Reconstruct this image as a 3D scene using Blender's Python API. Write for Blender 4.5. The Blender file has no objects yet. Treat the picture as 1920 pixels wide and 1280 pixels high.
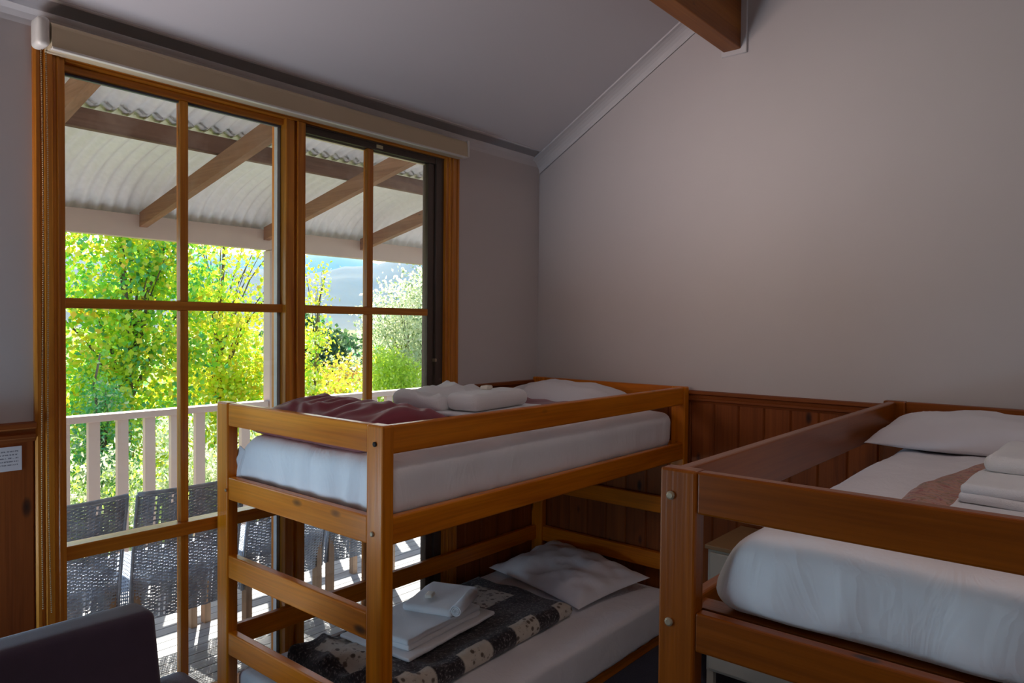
import bpy, bmesh, math, random
import numpy as np
from mathutils import Vector, Matrix, noise

# ------------------------------------------------------------------ camera, sky, lights, exposure
S = bpy.context.scene
COL = S.collection
random.seed(7)
RNG = np.random.default_rng(7)

cam_d = bpy.data.cameras.new('camera')
cam = bpy.data.objects.new('camera', cam_d)
COL.objects.link(cam)
cam_d.sensor_width = 36.0
cam_d.lens = 1356.97 * 36.0 / 1920.0
cam_d.clip_start = 0.05
cam_d.clip_end = 9000
_F = Vector((0.76587804, 0.6425499, -0.02367392))
_R = Vector((0.64287761, -0.7659055, 0.00985643))
_U = Vector((0.01179873, 0.02276825, 0.99967114))
CAMP = Vector((-3.4133, -2.6637, 1.5902))
cam.matrix_world = Matrix(((_R.x, _U.x, -_F.x, CAMP.x), (_R.y, _U.y, -_F.y, CAMP.y), (_R.z, _U.z, -_F.z, CAMP.z), (0, 0, 0, 1)))
S.camera = cam

W = bpy.data.worlds.new('sky')
S.world = W
W.use_nodes = True
wn = W.node_tree.nodes
wl = W.node_tree.links
wn.clear()
sky = wn.new('ShaderNodeTexSky')
sky.sky_type = 'NISHITA'
sky.sun_disc = False
sky.sun_elevation = math.radians(41)
sky.sun_rotation = math.radians(30)
sky.altitude = 300
sky.air_density = 1.0
sky.dust_density = 1.0
sky.ozone_density = 1.0
bg = wn.new('ShaderNodeBackground')
bg.inputs['Strength'].default_value = 0.36
wo = wn.new('ShaderNodeOutputWorld')
wl.new(sky.outputs[0], bg.inputs['Color'])
wl.new(bg.outputs[0], wo.inputs['Surface'])

def lamp(name, kind, loc, aim, energy, color, size=None, size_y=None):
    d = bpy.data.lights.new(name, kind)
    d.energy = energy
    d.color = color
    if kind == 'AREA':
        d.shape = 'RECTANGLE'
        d.size = size
        d.size_y = size_y
    o = bpy.data.objects.new(name, d)
    COL.objects.link(o)
    o.location = loc
    o.rotation_euler = Vector(aim).to_track_quat('-Z', 'Y').to_euler()
    return o

el = math.radians(41)
sun = lamp('sun', 'SUN', (20, 30, 40), (-0.5 * math.cos(el), -0.866 * math.cos(el), -math.sin(el)), 14.5, (1.0, 0.95, 0.88))
sun.data.angle = math.radians(0.6)
# added fill lamps that brighten the room, placed at two invented windows;
# a further one hangs under the ridge
WARM = (1.0, 0.80, 0.74)
SKYB = (0.50, 0.76, 1.0)
lamp('added_fill_blue', 'AREA', (-3.45, -0.09, 0.75), (0.5, -0.7, 0.7), 22, SKYB, 0.9, 0.45)
q = lamp('added_fill_wall', 'AREA', (-3.45, -0.11, 2.02), (3.45, -1.0, 0.24), 2.7, WARM, 0.85, 0.5); q.data.spread = math.radians(44)
q = lamp('added_fill_ceiling', 'AREA', (-3.45, -0.10, 1.35), (1.6, -1.1, 2.0), 8.5, WARM, 0.9, 0.6); q.data.spread = math.radians(80)
q = lamp('added_fill_end', 'AREA', (-5.50, -4.55, 1.85), (4.3, 3.6, -1.3), 1.1, WARM, 0.9, 1.0); q.data.spread = math.radians(70)

S.view_settings.view_transform = 'Standard'
S.view_settings.look = 'None'
S.view_settings.exposure = 0.22
S.view_settings.gamma = 1.0
S.view_settings.use_curve_mapping = False
S.cycles.use_denoising = True
S.cycles.max_bounces = 6
S.cycles.adaptive_threshold = 0.03
S.cycles.transparent_max_bounces = 10
S.cycles.volume_bounces = 0
S.cycles.sample_clamp_indirect = 6.0
S.cycles.caustics_reflective = False
S.cycles.caustics_refractive = False

# ------------------------------------------------------------------ materials
def nt(name):
    m = bpy.data.materials.new(name)
    m.use_nodes = True
    n = m.node_tree.nodes
    l = m.node_tree.links
    n.clear()
    out = n.new('ShaderNodeOutputMaterial')
    return m, n, l, out

def setin(node, key, val):
    if key in node.inputs:
        node.inputs[key].default_value = val

def rgba(c):
    return (c[0], c[1], c[2], 1.0)

def coords(n, l, scale=(1, 1, 1), rnd=True, kind='Object'):
    tc = n.new('ShaderNodeTexCoord')
    mp = n.new('ShaderNodeMapping')
    mp.inputs['Scale'].default_value = scale
    if rnd:
        oi = n.new('ShaderNodeObjectInfo')
        mm = n.new('ShaderNodeMath'); mm.operation = 'MULTIPLY'; mm.inputs[1].default_value = 17.3
        ad = n.new('ShaderNodeVectorMath'); ad.operation = 'ADD'
        l.new(oi.outputs['Random'], mm.inputs[0])
        l.new(tc.outputs[kind], ad.inputs[0])
        l.new(mm.outputs[0], ad.inputs[1])
        l.new(ad.outputs[0], mp.inputs['Vector'])
    else:
        l.new(tc.outputs[kind], mp.inputs['Vector'])
    return mp.outputs['Vector']

def noise_tex(n, l, vec, scale, detail=4, rough=0.55, dist=0.0):
    t = n.new('ShaderNodeTexNoise')
    t.inputs['Scale'].default_value = scale
    t.inputs['Detail'].default_value = detail
    t.inputs['Roughness'].default_value = rough
    t.inputs['Distortion'].default_value = dist
    l.new(vec, t.inputs['Vector'])
    return t.outputs['Fac']

def ramp(n, l, fac, stops):
    r = n.new('ShaderNodeValToRGB')
    e = r.color_ramp.elements
    while len(e) < len(stops):
        e.new(0.5)
    for k, (p, c) in enumerate(stops):
        e[k].position = p
        e[k].color = rgba(c) if len(c) == 3 else c
    l.new(fac, r.inputs['Fac'])
    return r.outputs['Color']

def mix(n, l, a, b, fac, mode='MIX'):
    m = n.new('ShaderNodeMix')
    m.data_type = 'RGBA'
    m.blend_type = mode
    for sock, v in ((m.inputs[6], a), (m.inputs[7], b)):
        if isinstance(v, tuple):
            sock.default_value = rgba(v)
        else:
            l.new(v, sock)
    if isinstance(fac, (int, float)):
        m.inputs[0].default_value = fac
    else:
        l.new(fac, m.inputs[0])
    return m.outputs[2]

def bump(n, l, h, strength, dist=0.01):
    b = n.new('ShaderNodeBump')
    b.inputs['Strength'].default_value = strength
    b.inputs['Distance'].default_value = dist
    l.new(h, b.inputs['Height'])
    return b.outputs['Normal']

def principled(n, l, out, color, rough=0.6, **kw):
    p = n.new('ShaderNodeBsdfPrincipled')
    if isinstance(color, tuple):
        p.inputs['Base Color'].default_value = rgba(color)
    else:
        l.new(color, p.inputs['Base Color'])
    p.inputs['Roughness'].default_value = rough
    for k, v in kw.items():
        k = k.replace('_', ' ')
        if k == 'Normal':
            l.new(v, p.inputs['Normal'])
        else:
            setin(p, k, v)
    l.new(p.outputs[0], out.inputs['Surface'])
    return p

def wood(name, c_dark, c_light, axis, rough=0.35, grain=9.0, knots=0.0, knot_col=(0.03, 0.012, 0.006), coat=0.25, weather=0.0):
    m, n, l, out = nt(name)
    sc = [grain, grain, grain]; sc[axis] = grain * 0.07
    v = coords(n, l, tuple(sc))
    f1 = noise_tex(n, l, v, 1.0, 5, 0.55, 1.2)
    c = ramp(n, l, f1, [(0.30, c_dark), (0.52, tuple((a + b) / 2 for a, b in zip(c_dark, c_light))), (0.72, c_light)])
    s2 = [110.0, 110.0, 110.0]; s2[axis] = 2.5
    f2 = noise_tex(n, l, coords(n, l, tuple(s2)), 1.0, 2, 0.5)
    fine = ramp(n, l, f2, [(0.35, (0.78, 0.75, 0.72)), (0.6, (1, 1, 1))])
    c = mix(n, l, c, fine, 0.7, 'MULTIPLY')
    if knots > 0:
        s3 = [7.5, 7.5, 7.5]; s3[axis] = 3.2
        vo = n.new('ShaderNodeTexVoronoi')
        vo.inputs['Scale'].default_value = 1.0
        l.new(coords(n, l, tuple(s3)), vo.inputs['Vector'])
        kf = ramp(n, l, vo.outputs['Distance'], [(0.0, (1, 1, 1)), (knots * 0.55, (0.75, 0.75, 0.75)), (knots, (0, 0, 0))])
        c = mix(n, l, c, knot_col, kf)
    if weather > 0:
        wv = noise_tex(n, l, coords(n, l, (3, 3, 3)), 1.0, 6, 0.7)
        wf = ramp(n, l, wv, [(0.45, (0, 0, 0)), (0.7, (weather, weather, weather))])
        c = mix(n, l, c, (0.45, 0.34, 0.28), wf)
    nrm = bump(n, l, f2, 0.12, 0.004)
    principled(n, l, out, c, rough, Coat_Weight=coat, Coat_Roughness=0.18, Specular_IOR_Level=0.3, Normal=nrm)
    return m

def paint(name, col, rough=0.7, var=0.04, scale=3.0, bscale=60, bstr=0.05):
    m, n, l, out = nt(name)
    v = coords(n, l, (1, 1, 1), rnd=False)
    f = noise_tex(n, l, v, scale, 5, 0.6)
    c = ramp(n, l, f, [(0.3, tuple(x * (1 - var) for x in col)), (0.7, tuple(min(1, x * (1 + var)) for x in col))])
    b = bump(n, l, noise_tex(n, l, v, bscale, 3, 0.6), bstr, 0.003)
    principled(n, l, out, c, rough, Normal=b)
    return m

def cloth(name, col, rough=0.9, weave=900, bstr=0.15, sheen=0.2, var=0.05):
    m, n, l, out = nt(name)
    v = coords(n, l, (1, 1, 1))
    f = noise_tex(n, l, v, 5, 4, 0.6)
    c = ramp(n, l, f, [(0.3, tuple(x * (1 - var) for x in col)), (0.7, tuple(min(1, x * (1 + var)) for x in col))])
    b = bump(n, l, noise_tex(n, l, v, weave, 2, 0.5), bstr, 0.002)
    principled(n, l, out, c, rough, Sheen_Weight=sheen, Normal=b)
    return m

def plain(name, col, rough=0.5, metallic=0.0, **kw):
    m, n, l, out = nt(name)
    v = coords(n, l)
    f = noise_tex(n, l, v, 30, 3)
    c = ramp(n, l, f, [(0.2, tuple(x * 0.93 for x in col)), (0.8, tuple(min(1, x * 1.06) for x in col))])
    principled(n, l, out, c, rough, Metallic=metallic, **kw)
    return m

M = {}
def wood3(key, *a, **k):
    for ax, nm in enumerate('xyz'):
        M[key + nm] = wood(key + '_' + nm, a[0], a[1], ax, **k)

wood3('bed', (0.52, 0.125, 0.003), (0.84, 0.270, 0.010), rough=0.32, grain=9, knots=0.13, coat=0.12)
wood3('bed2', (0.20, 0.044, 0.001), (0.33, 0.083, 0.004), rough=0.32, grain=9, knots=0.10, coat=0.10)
wood3('win', (0.46, 0.135, 0.010), (0.76, 0.300, 0.030), rough=0.35, grain=14, coat=0.2)
wood3('wain', (0.20, 0.045, 0.006), (0.36, 0.095, 0.014), rough=0.6, grain=8, knots=0.12, coat=0.0)
wood3('beam', (0.20, 0.055, 0.007), (0.38, 0.130, 0.018), rough=0.5, grain=7, knots=0.10, coat=0.05)
wood3('raft', (0.22, 0.100, 0.055), (0.40, 0.200, 0.115), rough=0.7, grain=10, knots=0.06, coat=0.0, weather=0.25)
wood3('purl', (0.10, 0.050, 0.030), (0.22, 0.115, 0.070), rough=0.75, grain=8, coat=0.0, weather=0.3)
wood3('deck', (0.30, 0.30, 0.31), (0.47, 0.46, 0.45), rough=0.7, grain=9, coat=0.0)
wood3('leg', (0.30, 0.20, 0.13), (0.46, 0.32, 0.22), rough=0.6, grain=12, coat=0.0)
wood3('bark', (0.09, 0.07, 0.055), (0.22, 0.17, 0.13), rough=0.9, grain=10, coat=0.0)
M['wall'] = paint('wall_paint', (0.60, 0.552, 0.540), 0.75, 0.025, 1.2, 90, 0.06)
M['ceil'] = paint('ceiling_paint', (0.62, 0.595, 0.61), 0.8, 0.02, 1.0, 90, 0.05)
M['cornice'] = paint('cornice_paint', (0.66, 0.63, 0.63), 0.7, 0.02)
M['blind'] = cloth('blind_fabric', (0.60, 0.49, 0.33), 0.85, 700, 0.1, 0.0, 0.03)
M['plastic'] = plain('white_plastic', (0.72, 0.68, 0.62), 0.35)
M['bead'] = plain('brass_bead', (0.42, 0.29, 0.15), 0.4, 0.2)
def sheet_mat():
    m, n, l, out = nt('white_sheet')
    v = coords(n, l, (1, 1, 1))
    f = noise_tex(n, l, v, 5, 4, 0.6)
    c = ramp(n, l, f, [(0.3, (0.83, 0.81, 0.83)), (0.7, (0.87, 0.85, 0.87))])
    wr = noise_tex(n, l, coords(n, l, (5, 5, 1.6)), 1.0, 4, 0.6, 1.8)
    rd = ramp(n, l, wr, [(0.40, (0, 0, 0)), (0.50, (1, 1, 1)), (0.60, (0, 0, 0))])
    b1 = bump(n, l, rd, 0.10, 0.02)
    principled(n, l, out, c, 0.9, Sheen_Weight=0.15, Normal=b1)
    return m
M['sheet'] = sheet_mat()
M['flat_sheet'] = cloth('white_sheet', (0.74, 0.72, 0.74), 0.9, 900, 0.1, 0.15, 0.02)
M['pillow'] = cloth('white_pillowcase', (0.78, 0.75, 0.77), 0.9, 900, 0.1, 0.15, 0.02)
M['terry'] = cloth('white_terry', (0.80, 0.79, 0.80), 1.0, 420, 0.8, 0.4, 0.03)
M['maroon'] = cloth('maroon_satin', (0.235, 0.022, 0.046), 0.50, 600, 0.15, 0.3, 0.12)
M['purple'] = cloth('purple_upholstery', (0.060, 0.038, 0.062), 0.95, 500, 0.4, 0.3, 0.12)
M['carpet'] = cloth('navy_carpet', (0.022, 0.024, 0.050), 1.0, 350, 0.9, 0.2, 0.25)
M['offwhite'] = paint('pinkish_offwhite_paint', (0.58, 0.435, 0.365), 0.6, 0.04, 8, 60, 0.05)
M['bronze'] = plain('bronze_aluminium', (0.085, 0.058, 0.045), 0.45, 0.2)
M['bolt'] = plain('bolt_metal', (0.34, 0.25, 0.16), 0.5, 0.4)
M['hole'] = plain('dark_recess', (0.02, 0.012, 0.008), 0.8)
M['iron'] = plain('cream_corrugated_iron', (0.90, 0.885, 0.87), 0.5)
M['label'] = plain('cream_sticker', (0.78, 0.70, 0.45), 0.6)
M['soap'] = plain('ivory_soap', (0.78, 0.72, 0.62), 0.4)
M['cream'] = paint('cream_laminate', (0.60, 0.56, 0.46), 0.5)
M['nstop'] = plain('oak_veneer', (0.36, 0.22, 0.10), 0.45)
M['rubber'] = plain('grey_gasket', (0.13, 0.15, 0.20), 0.5)
M['stop_daylit'] = plain('glazing_stop_daylit_tint', (0.52, 0.60, 0.70), 0.4)  # daylight on the stop's side face, put into its colour

def make_glass():
    m, n, l, out = nt('window_glass')
    tr = n.new('ShaderNodeBsdfTransparent'); tr.inputs['Color'].default_value = (0.97, 0.985, 0.98, 1)
    gl = n.new('ShaderNodeBsdfGlossy'); gl.inputs['Roughness'].default_value = 0.02
    fr = n.new('ShaderNodeFresnel'); fr.inputs['IOR'].default_value = 1.35
    mx = n.new('ShaderNodeMixShader')
    l.new(fr.outputs[0], mx.inputs[0]); l.new(tr.outputs[0], mx.inputs[1]); l.new(gl.outputs[0], mx.inputs[2])
    l.new(mx.outputs[0], out.inputs['Surface'])
    return m
M['glass'] = make_glass()

def leafmat(name, col, trans=0.55):
    m, n, l, out = nt(name)
    v = coords(n, l, (1, 1, 1), rnd=False)
    f = noise_tex(n, l, v, 1.6, 2)
    c = ramp(n, l, f, [(0.3, tuple(x * 0.85 for x in col)), (0.7, tuple(min(1, x * 1.15) for x in col))])
    d = n.new('ShaderNodeBsdfDiffuse'); t = n.new('ShaderNodeBsdfTranslucent')
    l.new(c, d.inputs['Color']); l.new(c, t.inputs['Color'])
    g = n.new('ShaderNodeBsdfGlossy'); g.inputs['Roughness'].default_value = 0.45; g.inputs['Color'].default_value = (1, 1, 1, 1)
    a = n.new('ShaderNodeMixShader'); a.inputs[0].default_value = trans
    b = n.new('ShaderNodeMixShader'); b.inputs[0].default_value = 0.05
    l.new(d.outputs[0], a.inputs[1]); l.new(t.outputs[0], a.inputs[2])
    l.new(a.outputs[0], b.inputs[1]); l.new(g.outputs[0], b.inputs[2])
    l.new(b.outputs[0], out.inputs['Surface'])
    return m
LF = {
    'lime': leafmat('leaf_lime', (0.64, 0.78, 0.035)),
    'green': leafmat('leaf_green', (0.30, 0.66, 0.045)),
    'deep': leafmat('leaf_deep', (0.12, 0.46, 0.17)),
    'yellow': leafmat('leaf_yellow', (0.84, 0.71, 0.045)),
    'gold': leafmat('leaf_gold', (0.92, 0.58, 0.02)),
    'silver': leafmat('leaf_silver', (0.55, 0.66, 0.40), 0.45),
    'pale': leafmat('leaf_pale', (0.86, 0.88, 0.60), 0.5),
    'olive': leafmat('leaf_olive', (0.20, 0.30, 0.10), 0.4),
    'rust': leafmat('leaf_rust', (0.62, 0.34, 0.09), 0.45),
    'pine': leafmat('leaf_pine', (0.07, 0.17, 0.06), 0.3),
    'spring': leafmat('leaf_spring', (0.58, 0.78, 0.09)),
}

# ------------------------------------------------------------------ mesh helpers
def link(name, me, mat, parent=None, loc=None):
    o = bpy.data.objects.new(name, me)
    COL.objects.link(o)
    if mat is not None and len(me.materials) == 0:
        me.materials.append(mat)
    if loc is not None:
        o.location = loc
    if parent is not None:
        o.parent = parent
    return o

def empty(name, loc=(0, 0, 0)):
    o = bpy.data.objects.new(name, None)
    o.empty_display_size = 0.1
    COL.objects.link(o)
    o.location = loc
    return o

def tag(o, label=None, cat=None, group=None, kind=None):
    if label: o['label'] = label
    if cat: o['category'] = cat
    if group: o['group'] = group
    if kind: o['kind'] = kind
    return o

def struct(o, label=None):
    o['kind'] = 'structure'
    if label: o['label'] = label
    return o

def bm_box(bm, x0, x1, y0, y1, z0, z1):
    vs = [bm.verts.new(p) for p in ((x0, y0, z0), (x1, y0, z0), (x1, y1, z0), (x0, y1, z0), (x0, y0, z1), (x1, y0, z1), (x1, y1, z1), (x0, y1, z1))]
    for f in ((3, 2, 1, 0), (4, 5, 6, 7), (0, 1, 5, 4), (1, 2, 6, 5), (2, 3, 7, 6), (3, 0, 4, 7)):
        bm.faces.new([vs[i] for i in f])

def bm_mesh(bm, name, smooth=False):
    me = bpy.data.meshes.new(name)
    bm.normal_update()
    bm.to_mesh(me)
    bm.free()
    if smooth:
        me.shade_smooth()
    return me

def box(name, x0, x1, y0, y1, z0, z1, mat, parent=None, bev=0.0, seg=2):
    """one box part; origin at its centre (given in the parent's space)"""
    c = ((x0 + x1) / 2, (y0 + y1) / 2, (z0 + z1) / 2)
    hx, hy, hz = abs(x1 - x0) / 2, abs(y1 - y0) / 2, abs(z1 - z0) / 2
    bm = bmesh.new()
    bm_box(bm, -hx, hx, -hy, hy, -hz, hz)
    if bev > 0:
        bmesh.ops.bevel(bm, geom=list(bm.edges), offset=min(bev, hx * .9, hy * .9, hz * .9), segments=seg, profile=0.5, affect='EDGES')
    me = bm_mesh(bm, name)
    return link(name, me, mat, parent, c)

def pyd(name, verts, faces, smooth=False):
    me = bpy.data.meshes.new(name)
    me.from_pydata([tuple(v) for v in verts], [], faces)
    me.update()
    if smooth:
        me.shade_smooth()
    return me

def prism(name, prof, axis, a0, a1, mat, parent=None, smooth=False):
    """closed 2D profile extruded along axis ('x': prof=(y,z), 'y': (x,z), 'z': (x,y)); origin at middle of run"""
    mid = (a0 + a1) / 2
    k = len(prof)
    vs = []
    for a in (a0 - mid, a1 - mid):
        for p, q in prof:
            vs.append({'x': (a, p, q), 'y': (p, a, q), 'z': (p, q, a)}[axis])
    fs = [tuple(range(k)), tuple(reversed(range(k, 2 * k)))]
    for i in range(k):
        j = (i + 1) % k
        fs.append((i, i + k, j + k, j))
    me = pyd(name, vs, fs, smooth)
    bm = bmesh.new(); bm.from_mesh(me)
    bmesh.ops.recalc_face_normals(bm, faces=bm.faces)
    bm.to_mesh(me); bm.free()
    loc = {'x': (mid, 0, 0), 'y': (0, mid, 0), 'z': (0, 0, mid)}[axis]
    return link(name, me, mat, parent, loc)

def tube_geo(pts, radii, seg, vs, fs, cap=True):
    pts = [Vector(p) for p in pts]
    base = len(vs)
    for i, p in enumerate(pts):
        d = (pts[min(i + 1, len(pts) - 1)] - pts[max(i - 1, 0)]).normalized()
        up = Vector((0, 0, 1)) if abs(d.z) < 0.95 else Vector((1, 0, 0))
        a = d.cross(up).normalized(); b = a.cross(d)
        r = radii[i] if isinstance(radii, (list, tuple)) else radii
        for s in range(seg):
            t = 2 * math.pi * s / seg
            vs.append(tuple(p + a * (r * math.cos(t)) + b * (r * math.sin(t))))
    for i in range(len(pts) - 1):
        for s in range(seg):
            s2 = (s + 1) % seg
            fs.append((base + i * seg + s, base + i * seg + s2, base + (i + 1) * seg + s2, base + (i + 1) * seg + s))
    if cap:
        fs.append(tuple(base + s for s in reversed(range(seg))))
        fs.append(tuple(base + (len(pts) - 1) * seg + s for s in range(seg)))

def tube(name, pts, radii, seg, mat, parent=None, smooth=True):
    vs, fs = [], []
    tube_geo(pts, radii, seg, vs, fs)
    return link(name, pyd(name, vs, fs, smooth), mat, parent)

def axis_pts(h, r, n):
    """samples from -h to h with extra ones inside the rounding radius"""
    inner = h - r
    a = [-h + r * (1 - math.cos(t * math.pi / 2 / 4)) for t in range(4)]
    mid = [-inner + 2 * inner * i / n for i in range(n + 1)]
    return a + mid + [-x for x in reversed(a)]

def shell(xs, ys, zs):
    idx = {}
    vs, fs = [], []
    nx, ny, nz = len(xs), len(ys), len(zs)
    def v(i, j, k):
        if (i, j, k) not in idx:
            idx[(i, j, k)] = len(vs)
            vs.append(Vector((xs[i], ys[j], zs[k])))
        return idx[(i, j, k)]
    for i in range(nx - 1):
        for j in range(ny - 1):
            fs.append((v(i, j, nz - 1), v(i + 1, j, nz - 1), v(i + 1, j + 1, nz - 1), v(i, j + 1, nz - 1)))
            fs.append((v(i, j + 1, 0), v(i + 1, j + 1, 0), v(i + 1, j, 0), v(i, j, 0)))
    for i in range(nx - 1):
        for k in range(nz - 1):
            fs.append((v(i, 0, k), v(i + 1, 0, k), v(i + 1, 0, k + 1), v(i, 0, k + 1)))
            fs.append((v(i + 1, ny - 1, k), v(i, ny - 1, k), v(i, ny - 1, k + 1), v(i + 1, ny - 1, k + 1)))
    for j in range(ny - 1):
        for k in range(nz - 1):
            fs.append((v(0, j + 1, k), v(0, j, k), v(0, j, k + 1), v(0, j + 1, k + 1)))
            fs.append((v(nx - 1, j, k), v(nx - 1, j + 1, k), v(nx - 1, j + 1, k + 1), v(nx - 1, j, k + 1)))
    return vs, fs

def soft_box(name, hx, hy, hz, r, n, fn=None, mat=None, parent=None, loc=(0, 0, 0), rot=(0, 0, 0)):
    """rounded, subdivided box; fn(p) -> p moves each point (folds, sag, creases)"""
    rz = min(r, hz * 0.98)
    xs = axis_pts(hx, r, n[0]); ys = axis_pts(hy, r, n[1]); zs = axis_pts(hz, rz, n[2])
    vs, fs = shell(xs, ys, zs)
    out = []
    for p in vs:
        q = Vector((max(-hx + r, min(hx - r, p.x)), max(-hy + r, min(hy - r, p.y)), max(-hz + rz, min(hz - rz, p.z))))
        d = Vector(((p.x - q.x) / r, (p.y - q.y) / r, (p.z - q.z) / rz))
        m = max(abs(d.x), abs(d.y), abs(d.z))
        if m > 1e-6:
            ln = d.length
            d = d * (m / ln)
            p = q + Vector((d.x * r, d.y * r, d.z * rz))
        out.append(fn(p.copy()) if fn else p)
    me = pyd(name, out, fs, True)
    o = link(name, me, mat, parent, loc)
    o.rotation_euler = rot
    return o

def nz(x, y, z=0.0):
    return noise.noise(Vector((x, y, z)))

def fbm(x, y, z=0.0, o=4):
    return noise.fractal(Vector((x, y, z)), 0.9, 2.0, o)

def ridged(x, y, z=0.0):
    return 1.0 - abs(nz(x, y, z)) * 2.0

def wood_key(dx, dy, dz):
    return 'xyz'[max(range(3), key=lambda i: (abs(dx), abs(dy), abs(dz))[i])]

def plank(name, x0, x1, y0, y1, z0, z1, key, parent, bev=0.004):
    return box(name, x0, x1, y0, y1, z0, z1, M[key + wood_key(x1 - x0, y1 - y0, z1 - z0)], parent, bev)

def copy_tree(o, parent=None):
    c = o.copy()
    COL.objects.link(c)
    c.parent = parent
    for ch in list(o.children):
        copy_tree(ch, c)
    return c

# ------------------------------------------------------------------ room shell
RX0, RY0 = -5.6, -5.2          # far sides of the room, behind the camera
WT = 0.12
CZ, CS = 2.556, 0.596          # ceiling: z = CZ + CS * |y| up to the ridge
RIDGE = -2.6
W1 = (-2.555, -0.765, 0.08, 2.45)     # opening of the big window
W2 = (-3.97, -2.93, 0.50, 2.35)       # invented second window in the same wall, left of the frame, for fill light
W3 = (-5.05, -4.05, 1.25, 2.40)       # invented window in the end wall, for fill light (y range, z range)

fl = box('floor', RX0, 0, RY0, 0, -0.12, 0, M['carpet']); struct(fl, 'dark navy carpet floor')

bm = bmesh.new()
zt = 2.75
bm_box(bm, RX0 - WT, W2[0], 0, WT, -0.3, zt)
bm_box(bm, W2[0], W2[1], 0, WT, W2[3], zt)
bm_box(bm, W2[0], W2[1], 0, WT, -0.3, W2[2])
bm_box(bm, W2[1], W1[0], 0, WT, -0.3, zt)
bm_box(bm, W1[0], W1[1], 0, WT, W1[3], zt)
bm_box(bm, W1[0], W1[1], 0, WT, -0.3, W1[2])
bm_box(bm, W1[1], WT, 0, WT, -0.3, zt)
struct(link('wall_left', bm_mesh(bm, 'wall_left'), M['wall']), 'grey plaster wall around the window')

def gable(name, x0, x1, hole=None):
    zr = CZ - CS * RIDGE + 0.12
    if hole is None:
        prof = [(0.0, -0.3), (0.0, CZ + 0.12), (RIDGE, zr), (RY0, CZ + 0.12), (RY0, -0.3)]
        return prism(name, prof, 'x', x0, x1, M['wall'])
    bm = bmesh.new()
    ya, yb, za, zb = hole
    bm_box(bm, x0, x1, RY0, ya, -0.3, zb); bm_box(bm, x0, x1, yb, 0, -0.3, zb)
    bm_box(bm, x0, x1, ya, yb, -0.3, za)
    prof = [(0.0, zb), (0.0, CZ + 0.12), (RIDGE, zr), (RY0, CZ + 0.12), (RY0, zb)]
    k = len(prof)
    va = [bm.verts.new((x0, p, q)) for p, q in prof]; vb = [bm.verts.new((x1, p, q)) for p, q in prof]
    bm.faces.new(va); bm.faces.new(list(reversed(vb)))
    for i in range(k):
        j = (i + 1) % k
        bm.faces.new((va[i], vb[i], vb[j], va[j]))
    bmesh.ops.recalc_face_normals(bm, faces=bm.faces)
    return link(name, bm_mesh(bm, name), M['wall'])
struct(gable('wall_right', 0.0, WT), 'grey plaster gable wall behind the bunk beds')
struct(gable('wall_near', RX0 - WT, RX0, W3), 'grey plaster gable wall behind the camera')
struct(box('wall_back', RX0 - WT, WT, RY0 - WT, RY0, -0.3, CZ + 0.12, M['wall']), 'grey plaster wall behind the camera')

zr = CZ - CS * RIDGE
struct(prism('ceiling', [(WT, CZ - CS * WT), (RIDGE, zr), (RY0 - WT, CZ - CS * WT), (RY0 - WT, CZ - CS * WT + 0.1), (RIDGE, zr + 0.1), (WT, CZ - CS * WT + 0.1)], 'x', RX0 - WT, WT, M['ceil']), 'pale grey sloping ceiling')

# cornices (cove profile)
def cove(px, pz, n=6):
    """points from (px, 0) on the ceiling to (0, -pz) on the wall"""
    pts = []
    for i in range(n + 1):
        t = i / n * math.pi / 2
        pts.append((px * (1 - math.sin(t)), -pz * (1 - math.cos(t))))
    return pts
cv = cove(0.075, 0.065)
prof = [(-0.075, CZ + CS * 0.075)] + [(-p, CZ + CS * 0.075 - 0.004 + q - 0.012 * (1 - p / 0.075)) for p, q in cv] + [(0.0, CZ)]
struct(prism('trim_1', prof, 'x', RX0, 0, M['cornice'], smooth=False), 'pale cornice above the window')
# raking cornice on the gable wall
def rake(name, ya, yb):
    vs, fs = [], []
    cross = [(0.0, 0.0), (-0.075, 0.0), (-0.075, -0.010)] + [(-p, -0.010 + q) for p, q in cove(0.075, 0.062)][1:] + [(0.0, -0.076)]
    k = len(cross)
    for y in (ya, yb):
        for x, dz in cross:
            vs.append((x, y, CZ + CS * min(-y, -2 * RIDGE + y) + dz))
    fs = [tuple(range(k)), tuple(reversed(range(k, 2 * k)))] + [(i, i + k, (i + 1) % k + k, (i + 1) % k) for i in range(k)]
    me = pyd(name, vs, fs)
    bm = bmesh.new(); bm.from_mesh(me); bmesh.ops.recalc_face_normals(bm, faces=bm.faces); bm.to_mesh(me); bm.free()
    return link(name, me, M['cornice'])
struct(rake('trim_2', 0.0, RIDGE), 'pale raking cornice on the gable wall')
struct(rake('trim_3', RIDGE, RY0))

# dado rail: stepped moulding on top of the boards
dprof = [(0.0, 0.0), (-0.016, 0.0), (-0.018, 0.010), (-0.026, 0.014), (-0.026, 0.024), (-0.020, 0.028), (-0.022, 0.040), (-0.034, 0.046), (-0.034, 0.060), (0.0, 0.062)]
DZ = 1.203
struct(prism('trim_4', [(p, q + DZ) for p, q in dprof], 'x', -0.69, 0, M['wainx']), 'wooden dado rail between window and corner')
struct(prism('trim_5', [(p, q + DZ) for p, q in dprof], 'x', -2.92, -2.625, M['wainx']), 'wooden dado rail left of the window')
struct(prism('trim_6', [(p, q + DZ) for p, q in dprof], 'y', RY0, 0, M['wainy']), 'wooden dado rail along the gable wall')

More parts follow.
